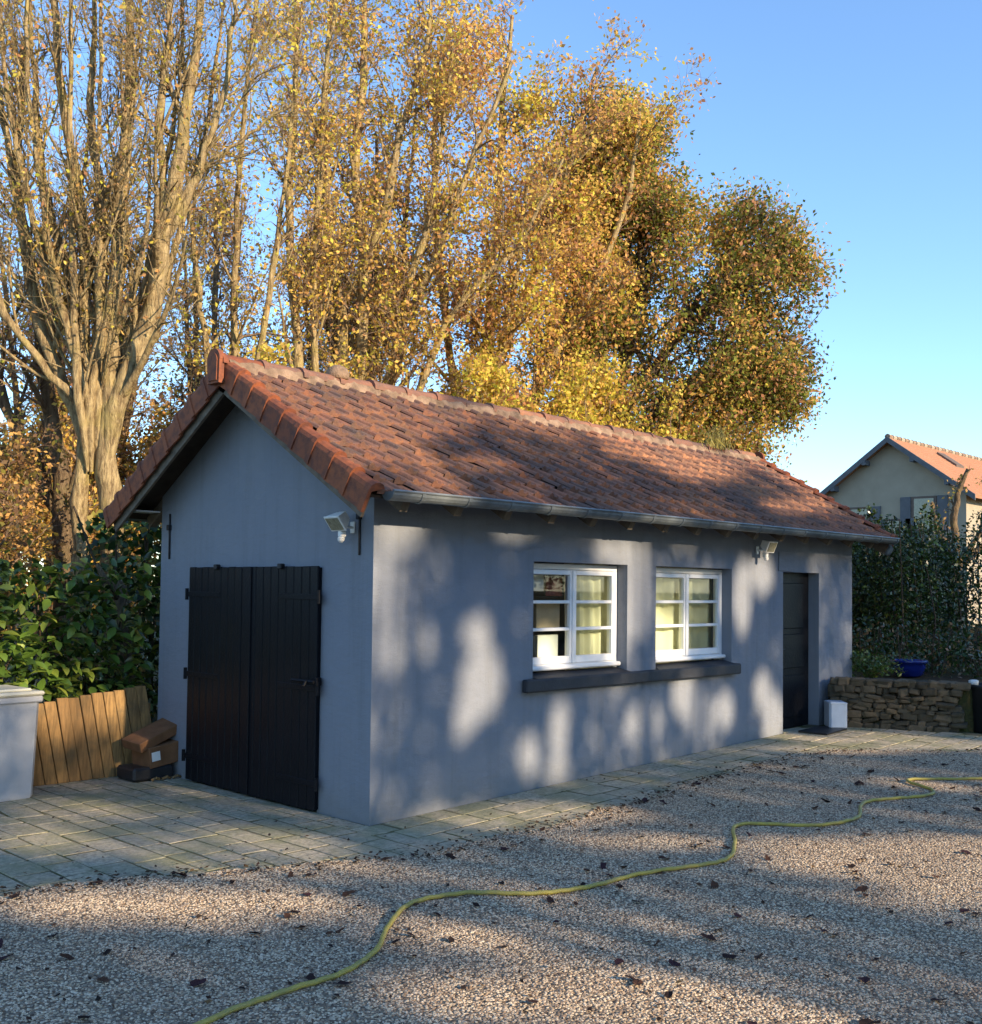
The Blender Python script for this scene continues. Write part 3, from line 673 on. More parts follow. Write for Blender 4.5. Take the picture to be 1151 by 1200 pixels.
def tree(name, label, cat, stems, bark_, leafsize, pal, wts, n1=11, n2=7, n3=7, nl=5, l1=(1.0, 2.2), l2=(.5, 1.1), l3=(.25, .6), up=.55, ang=(22, 50),
         env=None, group=None, spread=.05, limit=None, t0=.25, tw='twig_bark', colfn=None):
    base = stems[0][0][0]
    e = empty(name, (base[0], base[1], 0), label, cat, group); off = np.array([base[0], base[1], 0.])
    parts = []; SP = []; SR = []
    for pts, ra, rb, br in stems:
        K = 24; P = resample(pts, K); P[1:-1] += rng.normal(size=(K-2, 3))*.012; rr = np.linspace(ra, rb, K)
        if br: rr[:3] *= np.array([.3, .7, .95])
        jit = rng.normal(size=K)*.07; jit = (jit+np.roll(jit, 1))*.7; tv, tf = tubes(P[None], (rr*(1+jit))[None], 11)
        cc = np.repeat(P, 11, 0); lump = rng.normal(size=(K, 11))*.09; lump = (lump+np.roll(lump, 1, 1)+np.roll(lump, 1, 0))*.6; parts.append((cc+(tv-cc)*(1+lump.reshape(-1, 1)), tf))
        if br: SP.append(P); SR.append(rr)
    SP = np.array(SP); SR = np.array(SR)
    P1, R1 = sprout(SP, SR, n1, t0, 1, *ang, *l1, 8, up, .5, .5)
    if env is not None:
        k = env(P1[:, -1]) & env(P1[:, 5]); P1, R1 = P1[k], R1[k]
    P2, R2 = sprout(np.concatenate([P1, SP[:, 9::2]]), np.concatenate([R1, SR[:, 9::2]]), n2, .15, 1, 25, 60, *l2, 6, up*.7, .6, .55)
    if env is not None:
        k = env(P2[:, -1]); P2, R2 = P2[k], R2[k]
    P3, R3 = sprout(np.concatenate([P2, P1[:, -6:]]), np.concatenate([R2, R1[:, -6:]]), n3, .1, 1, 25, 65, *l3, 4, up*.6, .7, .6, rmin=.0035)
    if env is not None:
        k = env(P3[:, -1]); P3, R3 = P3[k], R3[k]
    parts += [tubes(P1, R1, 5)]
    V, F = join(parts); np_obj('trunk', V-off, F, bark_, e, smooth=True)
    k2, k3 = [0, 1, 3, 5], [0, 2, 3]; V, F = join([tubes(P2[:, k2], R2[:, k2], 3), tubes(P3[:, k3], R3[:, k3], 3)]); np_obj('twigs', V-off, F, tw, e)
    if nl:
        m_ = len(P3); C = P3[np.repeat(np.arange(m_), nl), rng.integers(1, 4, m_*nl)]+rng.normal(size=(m_*nl, 3))*spread
        if nl < 1: C = C[:int(m_*nl)]
        ci = None
        if colfn is not None: ci = colfn(C)
        V, F, c = leaves(C, leafsize, pal, wts, cl=ci); np_obj('crown', V-off, F, 'autumn_leaf', e, col=c)
    return e
def blobs(bl):
    c = np.array([q[0] for q in bl]); r = np.array([q[1] for q in bl])
    return lambda P: (((P[:, None]-c[None])/r[None])**2).sum(-1).min(1) < rng.uniform(.45, 1.4, len(P))

# ---------------- big multi-stemmed tree behind the gable
A = [([(1.05, 5.92, -.05), (1.00, 5.92, 1.94), (.95, 5.95, 2.54), (.89, 5.97, 3.14), (.90, 5.94, 3.64), (.97, 5.85, 4.1)], .20, .09, 0),
     ([(.77, 6.21, -.05), (.73, 6.21, 1.94), (.69, 6.22, 2.54), (.69, 6.19, 3.13), (.73, 6.11, 3.73), (.68, 6.14, 4.2)], .135, .065, 0),
     ([(.92, 5.96, 2.9), (.90, 5.94, 3.50), (1.03, 5.78, 4.14), (1.21, 5.55, 4.94), (1.26, 5.47, 5.64), (1.31, 5.39, 6.14), (1.39, 5.26, 7.03), (1.46, 5.14, 7.93), (1.49, 5.05, 9.6)], 0.137, .03, 1),
     ([(1.22, 5.53, 5.1), (1.26, 5.47, 5.64), (1.41, 5.28, 6.24), (1.61, 5.06, 6.64), (1.98, 4.66, 7.04), (2.28, 4.33, 7.35)], 0.043, .015, 1),
     ([(.92, 5.96, 2.9), (.88, 5.97, 3.5), (.90, 5.89, 4.53), (.90, 5.84, 5.53), (.90, 5.79, 6.53), (.92, 5.72, 7.52), (.86, 5.69, 9.6)], 0.108, .03, 1),
     ([(.70, 6.19, 2.8), (.74, 6.11, 3.6), (.64, 6.16, 4.53), (.64, 6.11, 5.53), (.53, 6.17, 6.52), (.36, 6.29, 7.51), (.24, 6.34, 9.4)], 0.094, .03, 1),
     ([(.70, 6.19, 2.8), (.71, 6.14, 3.4), (.40, 6.42, 4.33), (.20, 6.58, 5.12), (.15, 6.61, 5.72), (-.03, 6.73, 6.71), (-.24, 6.89, 8.4)], 0.086, .025, 1),
     ([(.70, 6.19, 2.8), (.80, 6.03, 3.6), (.77, 6.02, 4.73), (.78, 5.97, 5.53), (.79, 5.92, 6.13), (.63, 6.05, 6.92), (.61, 5.97, 9.0)], 0.079, .025, 1),
     ([(1.2, 5.56, 4.9), (1.24, 5.51, 5.34), (1.28, 5.42, 6.13), (1.18, 5.48, 7.03), (1.25, 5.35, 8.03), (1.14, 5.41, 9.5)], 0.058, .02, 1),
     ([(.9, 5.9, 4.1), (.88, 5.91, 4.5), (.54, 6.22, 5.22), (.35, 6.39, 5.92), (.21, 6.48, 6.91), (.06, 6.56, 8.8)], 0.065, .02, 1),
     ([(1.29, 5.43, 5.69), (1.54, 5.13, 6.54), (1.72, 4.90, 7.54), (1.78, 4.77, 9.0)], 0.050, .02, 1),
     ([(.90, 5.96, 3.0), (.85, 6.0, 3.55), (.3, 6.2, 4.1), (-.2, 6.3, 4.7), (-.5, 6.3, 5.6), (-.7, 6.3, 7.0)], 0.058, .02, 1)]
for i in range(7):
    sx = rng.uniform(.55, 1.1); tx = -.5+i*.38+rng.uniform(-.1, .1); ty = 6.4-i*.2
    A.append(([(.80+(sx-.8)*.4, 6.05, 3.0), (sx, 6.0, 3.8), (sx+(tx-sx)*.5, 6.0+(ty-6.0)*.5, 5.2), (sx+(tx-sx)*.85, 6.0+(ty-6.0)*.85, 7.2), (tx, ty, rng.uniform(8.6, 10.0))], .055, .013, 1))
tree('deciduous_tree', 'big pale-barked tree with many upright stems and few yellow leaves beside the gable', 'tree', A, 'pale_bark', .06, [GOLD, AMBER, RUST, LIME], [4, 3, 2, 3],
     n1=8, n2=6, n3=6, nl=1, l1=(1.1, 2.6), l2=(.5, 1.3), l3=(.25, .7), up=1.0, ang=(15, 52), t0=.1, tw='pale_bark')
Bk = [([(1.04, 7.37, 0), (1.02, 7.33, 2.17), (.97, 7.34, 3.03), (.76, 7.48, 4.42), (.63, 7.56, 5.50), (.45, 7.68, 6.68), (.45, 7.61, 8.6)], .15, .03, 1),
      ([(.9, 7.4, 2.6), (.3, 7.5, 3.9), (-.1, 7.6, 5.2), (-.3, 7.6, 7.0)], .09, .02, 1)]
tree('deciduous_tree', 'brown slender tree leaning away behind the big pale-barked tree', 'tree', Bk, 'brown_bark', .07, [GOLD, AMBER, LIME], [3, 3, 2], n1=14, n2=7, n3=5, nl=2, up=.8)
B2 = [([(4.47, 7.14, 0), (4.47, 7.14, 3.81), (4.41, 7.14, 4.95), (4.30, 7.19, 6.21), (4.22, 7.21, 7.48), (4.24, 7.12, 8.74), (4.21, 7.04, 11.2)], .12, .03, 1),
      ([(4.62, 6.98, 0), (4.65, 6.96, 3.81), (4.59, 6.96, 4.95), (4.53, 6.95, 6.22), (4.54, 6.87, 7.61), (4.53, 6.80, 9.13), (4.65, 6.58, 11.2)], .08, .025, 1)]
tree('deciduous_tree', 'slim tree with two straight parallel stems behind the ridge', 'tree', B2, 'pale_bark', .07, [GOLD, AMBER, RUST, LIME], [5, 3, 1, 3], n1=22, n2=7, n3=6, nl=3, t0=.3, l1=(.9, 2.1), up=.5)
Cc = [([(5.62, 7.10, 0), (5.62, 7.10, 3.93), (5.56, 7.08, 5.52), (5.54, 7.04, 6.72), (5.38, 7.13, 8.18), (5.43, 7.01, 9.51), (5.41, 6.93, 11.6)], .15, .03, 1),
      ([(5.55, 7.03, 6.6), (5.73, 6.80, 7.52), (5.87, 6.59, 8.85), (6.10, 6.28, 10.05), (6.15, 6.17, 11.5)], .08, .02, 1),
      ([(5.7, 7.0, .1), (5.76, 6.96, 3.93), (5.97, 6.64, 5.80), (6.23, 6.34, 6.46), (6.47, 6.04, 7.53), (6.71, 5.74, 8.60), (7.04, 5.34, 9.9)], .13, .025, 1),
      ([(5.75, 6.95, .1), (5.84, 6.86, 4.20), (6.04, 6.54, 6.46), (6.20, 6.33, 7.26), (6.30, 6.17, 8.46), (6.39, 6.00, 10.2)], .11, .025, 1),
      ([(5.5, 7.2, .1), (5.43, 7.29, 3.93), (5.31, 7.30, 6.18), (5.12, 7.42, 7.51), (5.02, 7.44, 9.24), (5.06, 7.32, 11.2)], .12, .025, 1),
      ([(5.85, 6.85, .2), (6.03, 6.67, 4.07), (6.43, 6.17, 5.80), (6.78, 5.77, 6.47), (7.23, 5.29, 7.01), (7.65, 4.79, 8.4)], .10, .02, 1)]
tree('deciduous_tree', 'fan-shaped multi-stemmed tree with yellow leaves rising behind the white ridge lump', 'tree', Cc, 'pale_bark', .075, [GOLD, AMBER, RUST, LIME, OLIVE], [6, 3, 2, 3, 1],
     n1=15, n2=7, n3=6, nl=3, l1=(.9, 2.2), up=.6, t0=.3)
Fs = [([(3.1, 6.6, 0), (3.05, 6.6, 3.5), (2.9, 6.5, 5.5), (2.8, 6.3, 7.5), (2.9, 6.1, 9.8)], .08, .02, 1), ([(3.05, 6.6, 3.2), (3.3, 6.4, 5.2), (3.5, 6.2, 7.4), (3.6, 6.1, 9.6)], .06, .015, 1), ([(3.05, 6.6, 2.8), (2.6, 6.7, 4.8), (2.3, 6.7, 6.8), (2.1, 6.6, 8.8)], .055, .015, 1)]
tree('deciduous_tree', 'thin airy tree with sparse yellow leaves between the big pale tree and the twin-stemmed one', 'tree', Fs, 'pale_bark', .07, [GOLD, AMBER, LIME], [4, 2, 3], n1=14, n2=6, n3=5, nl=2, t0=.3, l1=(.8, 1.8), up=.7)
def pick(C, f):   # palette index chosen from smooth spatial clumps plus noise
    ph = np.sin(C[:, 0]*1.9+1)*np.sin(C[:, 1]*2.1+.5)*np.sin(C[:, 2]*1.7)+rng.normal(size=len(C))*.55
    return f(C, ph)
Dd = [([(8.44, 7.37, 0), (8.44, 7.37, 3.64), (8.48, 7.23, 5.60), (8.48, 7.15, 7.10), (8.53, 7.02, 8.61), (8.53, 6.94, 10.26), (8.59, 6.81, 11.8)], .17, .03, 1),
      ([(8.5, 7.2, 5.3), (8.95, 6.67, 6.96), (9.22, 6.32, 8.32), (9.49, 5.98, 9.82), (9.66, 5.74, 10.9)], .09, .025, 1),
      ([(8.7, 7.1, .1), (8.86, 6.94, 3.65), (9.21, 6.48, 5.61), (9.79, 5.81, 7.12), (10.15, 5.35, 8.78), (10.20, 5.21, 10.2)], .14, .03, 1),
      ([(8.3, 7.4, 3.5), (7.9, 7.5, 5.5), (7.5, 7.5, 7.4), (7.3, 7.4, 9.4), (7.2, 7.2, 11.0)], .10, .025, 1),
      ([(8.5, 7.2, 4.2), (8.1, 6.6, 5.6), (7.9, 6.0, 6.8), (7.7, 5.6, 8.2)], .08, .02, 1)]
def cD(C, ph): return np.where(ph > .55, 3, np.where(ph > .1, 0, np.where(ph > -.45, 1, 2)))
tree('deciduous_tree', 'golden-leaved tree standing behind the middle of the tiled roof', 'tree', Dd, 'pale_bark', .08, [GOLD, AMBER, RUST, LIME], None,
     n1=18, n2=8, n3=7, nl=6, l1=(1.1, 2.5), up=.2, t0=.22, spread=.09, ang=(30, 65), colfn=lambda C: pick(C, cD))
Ee = [([(10.9, 6.3, 0), (10.92, 6.27, 3.46), (10.92, 6.18, 5.20), (11.03, 5.99, 6.62), (11.32, 5.63, 7.90), (11.62, 5.27, 8.85)], .20, .04, 1),
      ([(10.97, 6.13, 5.0), (11.59, 5.43, 6.32), (12.23, 4.73, 7.12), (12.86, 4.04, 7.92), (13.25, 3.64, 8.09)], .11, .03, 1),
      ([(11.0, 6.1, 4.4), (11.73, 5.33, 5.53), (12.38, 4.64, 6.01), (13.05, 3.96, 5.87)], .09, .03, 1),
      ([(10.92, 6.19, 5.0), (10.48, 6.56, 6.62), (10.43, 6.53, 8.20), (10.59, 6.27, 9.9)], .11, .03, 1),
      ([(11.1, 6.0, 2.6), (11.36, 5.81, 3.47), (11.77, 5.34, 4.42), (12.30, 4.77, 5.06), (12.97, 4.09, 4.92)], .08, .02, 1),
      ([(10.95, 6.2, 4.3), (10.4, 6.6, 5.0), (9.9, 6.9, 5.8), (9.6, 6.9, 7.0)], .09, .02, 1),
      ([(11.0, 6.1, 5.6), (11.3, 6.5, 7.0), (11.6, 6.6, 8.4)], .08, .02, 1), ([(11.4, 5.6, 6.0), (12.0, 5.0, 7.3), (12.4, 4.5, 8.3), (12.6, 4.3, 9.2)], .08, .02, 1), ([(12.2, 4.75, 7.0), (12.8, 4.1, 7.9), (13.2, 3.7, 8.9)], .06, .02, 1), ([(12.3, 4.7, 5.9), (12.8, 4.2, 5.6), (13.3, 3.7, 5.2)], .05, .02, 1), ([(12.2, 4.75, 6.8), (12.8, 4.3, 6.6), (13.3, 3.8, 6.3)], .05, .02, 1), ([(11.1, 5.9, 7.0), (11.1, 5.8, 8.4), (11.2, 5.7, 9.8), (11.1, 5.8, 10.8)], .06, .02, 1), ([(10.48, 6.56, 6.6), (10.0, 6.9, 8.2), (9.9, 6.8, 10.4)], .08, .02, 1), ([(10.43, 6.53, 7.6), (10.9, 6.1, 9.0), (11.0, 5.9, 10.3)], .07, .02, 1),
      ([(11.05, 6.1, 3.6), (11.9, 5.9, 4.3), (12.6, 5.3, 4.9), (13.0, 4.8, 5.6)], .07, .02, 1)]
envE = blobs([((10.4, 6.6, 8.6), (1.5, 1.5, 2.0)), ((10.6, 6.2, 10.0), (1.1, 1.1, 1.1)), ((11.3, 5.9, 7.6), (1.4, 1.6, 1.9)), ((12.3, 4.8, 7.3), (1.3, 1.3, 1.45)), ((13.05, 3.9, 7.55), (.8, .8, 1.15)),
              ((12.5, 4.6, 5.6), (1.35, 1.35, 1.2)), ((11.2, 6.0, 5.0), (1.6, 1.5, 1.4)), ((12.2, 4.9, 4.3), (1.0, 1.0, .8)), ((10.2, 6.8, 5.6), (1.3, 1.2, 1.8)), ((12.45, 4.45, 8.35), (1.1, 1.1, .85)), ((11.7, 5.3, 8.6), (1.0, 1.0, .9)), ((13.0, 4.0, 8.0), (.8, .8, .7)), ((11.1, 5.8, 9.0), (1.0, 1.0, 1.1)), ((11.0, 6.0, 10.2), (1.0, 1.0, .9)), ((12.95, 4.1, 5.5), (.95, .95, 1.2)), ((12.4, 4.7, 6.4), (1.2, 1.2, 1.0))])
def cE(C, ph):
    q = ph-(C[:, 0]-11.6)*.16-.05
    return np.where(q > .7, 0, np.where(q > .25, 1, np.where(q > -.45, 3, np.where(q > -.8, 2, 4))))
tree('deciduous_tree', 'dense olive and bronze tree at the far end of the roof', 'tree', Ee, 'dark_bark', .085, [GOLD, AMBER, RUST, (.25, .28, .05), (.12, .12, .04)], None,
     n1=22, n2=9, n3=7, nl=8, l1=(1.0, 2.1), l2=(.5, 1.0), up=.25, t0=.15, ang=(30, 75), env=envE, spread=.13, colfn=lambda C: pick(C, cE))
for x, y, h, rd in ((11.7, 5.4, 6.2, 1.0), (12.5, 4.7, 5.6, .9), (10.9, 6.6, 6.4, 1.0)):
    st = []
    for i in range(9):
        a_ = random.uniform(0, 6.28); d_ = rd*random.uniform(.3, 1.1); st.append(([(x, y, 0), (x+d_*.5*math.cos(a_), y+d_*.5*math.sin(a_), h*.5), (x+d_*math.cos(a_), y+d_*math.sin(a_), h*random.uniform(.7, 1))], .03, .008, 1))
    tree('tall_shrub', 'tall bronze and green shrub filling in under the dense olive tree', 'shrub', st, 'dark_bark', .08, [AMBER, (.25, .28, .05), RUST, GOLD, LIME], [3, 6, 2, 2, 2], n1=10, n2=6, n3=4, nl=6, l1=(.5, 1.2), l2=(.3, .7), l3=(.15, .4), up=.2, t0=.25, ang=(25, 70), group='tall shrubs under the olive tree', spread=.07)
# ---------------- more trees farther back
def wild(x, y, h, label, pal, wts, nl, ls, bark_='brown_bark', ns=5, sp=1.4, n1=14, n2=8, n3=6, t0=.25, up=.6):
    st = []
    for i in range(ns):
        a = i*2.4+x; d = sp*(.4+.6*random.random()); tx, ty = x+math.cos(a)*d, y+math.sin(a)*d
        hh = h*random.uniform(.8, 1); bx, by = x+math.cos(a)*.15, y+math.sin(a)*.15
        st.append(([(bx, by, 0), (bx+(tx-bx)*.2, by+(ty-by)*.2, hh*.3), (bx+(tx-bx)*.55, by+(ty-by)*.55, hh*.6), (tx, ty, hh)], .03+.012*h*random.uniform(.6, 1), .025, 1))
    return tree('deciduous_tree', label, 'tree', st, bark_, ls, pal, wts, n1=n1, n2=n2, n3=n3, nl=nl, t0=t0, up=up, l1=(1.0, 2.2))
BG = 'distant half-bare tree in the thicket behind the outbuilding'
for (x, y, h, nl) in ((-1.6, 13.5, 7.0, 1), (1.4, 14.5, 8.5, 1), (4.2, 15., 9.5, 1), (7.2, 14.2, 10.5, 2), (10.2, 13.5, 10.0, 4), (2.6, 10.2, 8.0, 1), (13.3, 12.0, 6.0, 5), (7.1, 8.8, 10.6, 3)):
    e = wild(x, y, h, BG, [AMBER, RUST, GOLD, BROWN], [3, 4, 3, 2], nl, .09); e['group'] = 'thicket trees behind the outbuilding'
# low shrubs whose tops show above the ridge
def shrub(name, label, cx, cy, h, rad, n, pal, wts, ls, nl, group=None, bark_='twig_bark', up=.4):
    st = []
    for i in range(n):
        a = random.uniform(0, 6.28); d = rad*random.uniform(.3, 1); st.append(([(cx+.1*math.cos(a), cy+.1*math.sin(a), 0), (cx+d*.5*math.cos(a), cy+d*.5*math.sin(a), h*.55), (cx+d*math.cos(a), cy+d*math.sin(a), h*random.uniform(.75, 1))], .022, .007, 1))
    return tree(name, label, 'shrub', st, bark_, ls, pal, wts, n1=9, n2=5, n3=3, nl=nl, l1=(.5, 1.1), l2=(.3, .6), l3=(.15, .35), up=up, t0=.25, group=group, spread=.06)
for k, (x, y, h) in enumerate(((3.4, 6.2, 4.6), (6.6, 5.9, 4.9), (9.0, 5.6, 5.3), (10.6, 5.4, 5.0), (7.8, 6.2, 5.4), (5.0, 6.0, 4.6), (9.9, 6.0, 5.6))):
    shrub('shrub', 'yellow-leaved shrub growing close behind the tiled roof', x, y, h, 1.0, 7, [GOLD, LIME, OLIVE, AMBER], [4, 6, 1, 1], .085, 6, 'yellow shrubs behind the roof')
shrub('shrub', 'tangled golden-brown shrub with arching bare twigs above the laurel hedge', -.55, 6.7, 3.3, 1.3, 14, [AMBER, BROWN, OLIVE], [3, 3, 2], .07, 5, up=-.2)
for x, y, h in ((.6, 9.6, 3.8), (2.3, 9.0, 4.4), (-2.6, 9.2, 3.6)):
    shrub('shrub', 'golden-brown undergrowth bush at the foot of the thicket trees', x, y, h, 1.5, 12, [AMBER, GOLD, OLIVE, BROWN], [3, 3, 3, 2], .09, 8, 'undergrowth bushes of the thicket')
shrub('shrub', 'golden-brown undergrowth behind the arching shrub', -1.0, 8.6, 3.4, 1.6, 12, [AMBER, GOLD, OLIVE], [3, 3, 3], .09, 8)

# ---------------- evergreen hedges
LG1, LG2, LG3, LG4 = (.05, .095, .02), (.095, .17, .028), (.20, .26, .045), (.025, .05, .014)
def lleaf():
    b = MB(); L_ = 1.; prof_ = [(0, .03), (.25, .2), (.55, .24), (.85, .12), (1., .01)]
    for x, h in prof_: b.v += [(x, -h, .06*math.sin(x*3)+h*.35), (x, 0, .06*math.sin(x*3)), (x, h, .06*math.sin(x*3)+h*.35)]
    for i in range(4):
        for j in (0, 1): b.f.append((3*i+j, 3*i+3+j, 3*i+4+j, 3*i+1+j))
    return b
LV = np.array(lleaf().v); LF = np.array(lleaf().f)
def big_leaves(C, D, size, pal, wts):
    n = len(C); d = unit(D); a = unit(np.cross(d, rng.normal(size=(n, 3))*.6+np.array([0, 0, 1.]))); c = np.cross(d, a); flip = np.sign(c[:, 2:3]+1e-6); c = c*flip; a = a*flip
    s = (size*rng.uniform(.7, 1.25, n))[:, None, None]
    V = C[:, None]+s*(LV[None, :, :1]*d[:, None]+LV[None, :, 1:2]*a[:, None]+LV[None, :, 2:]*c[:, None])
    F = (np.arange(n)[:, None, None]*len(LV)+LF[None]).reshape(-1, 4)
    col = np.array(pal)[rng.choice(len(pal), n, p=np.array(wts)/sum(wts))]*rng.uniform(.75, 1.3, n)[:, None]
    return V.reshape(-1, 3), F, np.repeat(col, len(LV), 0)
hl = empty('laurel_hedge', (-1.3, 3.9, 0), 'glossy green laurel hedge growing behind the slanted plank fence', 'hedge')
off = np.array([-1.3, 3.9, 0])
n = 5200
X = rng.uniform(-4.2, .25, n); Z = rng.uniform(.35, 2.02, n); top = 1.92+.12*np.sin(X*3.1)+.08*np.sin(X*7.7); dep = rng.random(n)**1.7
Y = 3.42+.22*np.sin(X*2.3+Z*2)+.1*np.sin(X*6+Z*5)+dep*1.0; Z = Z*top/2.0
C = np.stack([X, Y, Z], 1); D = np.stack([rng.normal(size=n)*.6, -.7+rng.normal(size=n)*.4, rng.normal(size=n)*.55-.1], 1)
V, F, c = big_leaves(C, D, .13, [LG1, LG2, LG3, LG4], [4, 4, 2, 2]); tag(np_obj('foliage', V-off, F, 'evergreen_leaf', hl, col=c), kind='stuff')
lms = []
for k in range(5):
    b = lleaf(); me = b.mesh('leaf', True); a = me.color_attributes.new('col', 'FLOAT_COLOR', 'POINT'); cl = [(.13, .21, .035), (.22, .29, .045), (.10, .17, .028), (.29, .34, .06), (.07, .13, .025)][k]
    a.data.foreach_set('color', [*cl, 1]*len(me.vertices)); me.materials.append(MATS['evergreen_leaf']); lms.append(me)
for i in range(220):
    x = random.uniform(-1.7, .05); z = random.uniform(.72, 1.95) if i % 3 else random.uniform(.7, 1.25); y = 3.33+.22*math.sin(x*2.3+z*2)+random.uniform(-.06, .03)
    inst('leaf', random.choice(lms), hl, (x+1.3, y-3.9, z), (random.uniform(-.6, .6), random.uniform(-.3, .9), -1.57+random.uniform(-1.1, 1.1)), (random.uniform(.11, .17),)*3)
b = MB()
for i in range(16):
    x = -4+i*.27; b.tube([(x, 3.95, 0), (x+random.uniform(-.2, .2), 3.8, .8), (x+random.uniform(-.3, .3), 3.75, 1.6)], [.02, .014, .006], 6)
b.v = [tuple(Vector(q)-Vector(off)) for q in b.v]; b.build('stem', 'dark_bark', hl)
# lopped trunk and ivy between the hedge and the house
b = MB(); b.tube([(.52, 4.5, 0), (.47, 4.52, .7), (.42, 4.55, 1.2), (.38, 4.57, 1.65), (.30, 4.6, 1.78)], [.10, .085, .075, .085, .05], 10); b.tube([(.40, 4.56, 1.5), (.18, 4.5, 1.75), (.1, 4.5, 1.9)], [.05, .035, .02], 8)
tag(b.build('lopped_trunk', 'brown_bark', None, True), 'slim lopped trunk with a cut top between the hedge and the outbuilding', 'tree')
iv = empty('ivy_bush', (.9, 4.9, 0), 'dark ivy filling the gap behind the gable corner', 'ivy'); n = 4200
C = np.stack([rng.uniform(.35, 2.6, n), rng.uniform(4.2, 5.3, n)+.3, rng.uniform(.1, 2.5, n)], 1)
V, F, c = leaves(C, .11, [LG1, LG4, OLIVE, LG2], [4, 4, 1, 1], aspect=.8); np_obj('foliage', V-np.array([.9, 4.9, 0]), F, 'evergreen_leaf', iv, col=c)
sp, sr = [], []
P = np.array([resample([(.4+i*.14, 4.9, 0), (.45+i*.14+random.uniform(-.2, .2), 4.9, 1.2), (.4+i*.14+random.uniform(-.4, .4), 4.85, 2.5)], 8) for i in range(14)]); V, F = tubes(P, np.full((14, 8), .012), 5); np_obj('stem', V-np.array([.9, 4.9, 0]), F, 'dark_bark', iv)
# right-hand hedge of upright dark stems
def hedge(name, label, x0, x1, y0, y1, h, n, size, pal, wts, group=None, z0=.1, cat='hedge'):
    e = empty(name, ((x0+x1)/2, (y0+y1)/2, 0), label, cat, group); o_ = np.array([(x0+x1)/2, (y0+y1)/2, 0])
    X = rng.uniform(x0, x1, n); Y = rng.uniform(y0, y1, n); tp = h*(1+.10*np.sin(X*2.7+Y*1.3)+.06*np.sin(X*6.1-Y*3)+.05*np.sin(Y*9)); Z = z0+(tp-z0)*rng.random(n)**.8
    V, F, c = leaves(np.stack([X, Y, Z], 1), size, pal, wts, aspect=.5, up=.2); np_obj('foliage', V-o_, F, 'evergreen_leaf', e, col=c)
    k = int((x1-x0)*(y1-y0)*5)+12
    P = np.array([resample([(a, b_, 0), (a+random.uniform(-.15, .15), b_+random.uniform(-.15, .15), h*.5), (a+random.uniform(-.25, .25), b_+random.uniform(-.25, .25), h*1.06)], 7) for a, b_ in zip(rng.uniform(x0, x1, k), rng.uniform(y0, y1, k))])
    V, F = tubes(P, np.linspace(.02, .006, 7)[None].repeat(k, 0), 5); np_obj('stem', V-o_, F, 'dark_bark', e); return e
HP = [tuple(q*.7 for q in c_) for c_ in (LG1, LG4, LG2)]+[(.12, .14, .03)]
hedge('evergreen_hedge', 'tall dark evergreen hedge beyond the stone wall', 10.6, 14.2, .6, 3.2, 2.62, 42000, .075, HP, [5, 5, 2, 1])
hedge('evergreen_hedge', 'lower dark bushes at the foot of the tall hedge', 8.6, 12.6, -1.3, 1.6, 1.15, 14000, .07, [LG4, LG1, BROWN], [5, 4, 2], cat='bush')
hedge('evergreen_hedge', 'dim shoulder-high bush beside the tall hedge and the pruned tree', 13.0, 18, -1.6, .4, 1.75, 9000, .11, [LG4, LG1, OLIVE, (.14, .13, .05)], [5, 4, 1, 1], cat='bush')
# pruned tree on the right
Pt = [([(21.56, 4.12, 0), (21.47, 4.12, 1.82), (21.50, 4.05, 2.54)], .16, .14, 0), ([(21.5, 4.05, 2.5), (21.41, 4.09, 3.46), (21.49, 3.97, 4.29), (21.61, 3.82, 4.70)], .11, .05, 1),
      ([(21.5, 4.05, 2.45), (21.76, 3.78, 2.65), (22.03, 3.48, 2.96), (22.4, 3.1, 3.5), (22.5, 3.0, 4.2)], .10, .05, 1), ([(21.5, 4.05, 2.6), (21.2, 4.4, 3.2), (21.1, 4.5, 3.9)], .08, .04, 1),
      ([(21.6, 3.9, 2.6), (21.9, 3.6, 3.3), (22.0, 3.5, 4.4)], .08, .04, 1), ([(22.0, 3.5, 2.95), (22.3, 3.2, 2.8), (22.9, 2.6, 3.0), (23.2, 2.3, 3.8)], .07, .03, 1)]
tree('pruned_tree', 'knobbly pruned tree with bare stubs in front of the distant house', 'tree', Pt, 'brown_bark', .09, [OLIVE, AMBER], [1, 1], n1=7, n2=3, n3=2, nl=1, l1=(.2, .6), l2=(.1, .3), l3=(.1, .2), up=.6, t0=.4)

# ================================================================== LEFT CORNER: fence, bin, cartons
fe = empty('plank_fence', (-.9, 3.05, 0), 'low fence of slanted weathered planks between the wheelie bin and the gable', 'fence')
for i in range(28):
    x = -2.95+i*.105; hgt = .70+.033*(x+1)*3+random.uniform(-.01, .012); lean = -.19+random.uniform(-.008, .008)
    b = MB(); M = Matrix.Translation((x+.9+.10, random.uniform(-.004, .004), 0))@Matrix(((1, 0, lean, 0), (0, 1, 0, 0), (0, 0, 1, 0), (0, 0, 0, 1)))
    b.cbox(-.049, .049, -.014, .014, .0, hgt, .004, M); b.build('plank', 'fence_wood', fe)
for z in (.18, .55):
    b = MB(); b.cbox(-2.1, .85, .016, .05, z, z+.07, .004); b.build('rail', 'fence_wood', fe)
bn = empty('wheelie_bin', (-1.52, 2.80, 0), 'pale grey wheelie bin with a lighter lid tinted as if sunlit in front of the plank fence', 'bin', None, R(4))
b = MB(); q = [(.0, .205, .22), (.02, .21, .225), (.76, .225, .265), (.805, .228, .27)]
vs = []; 
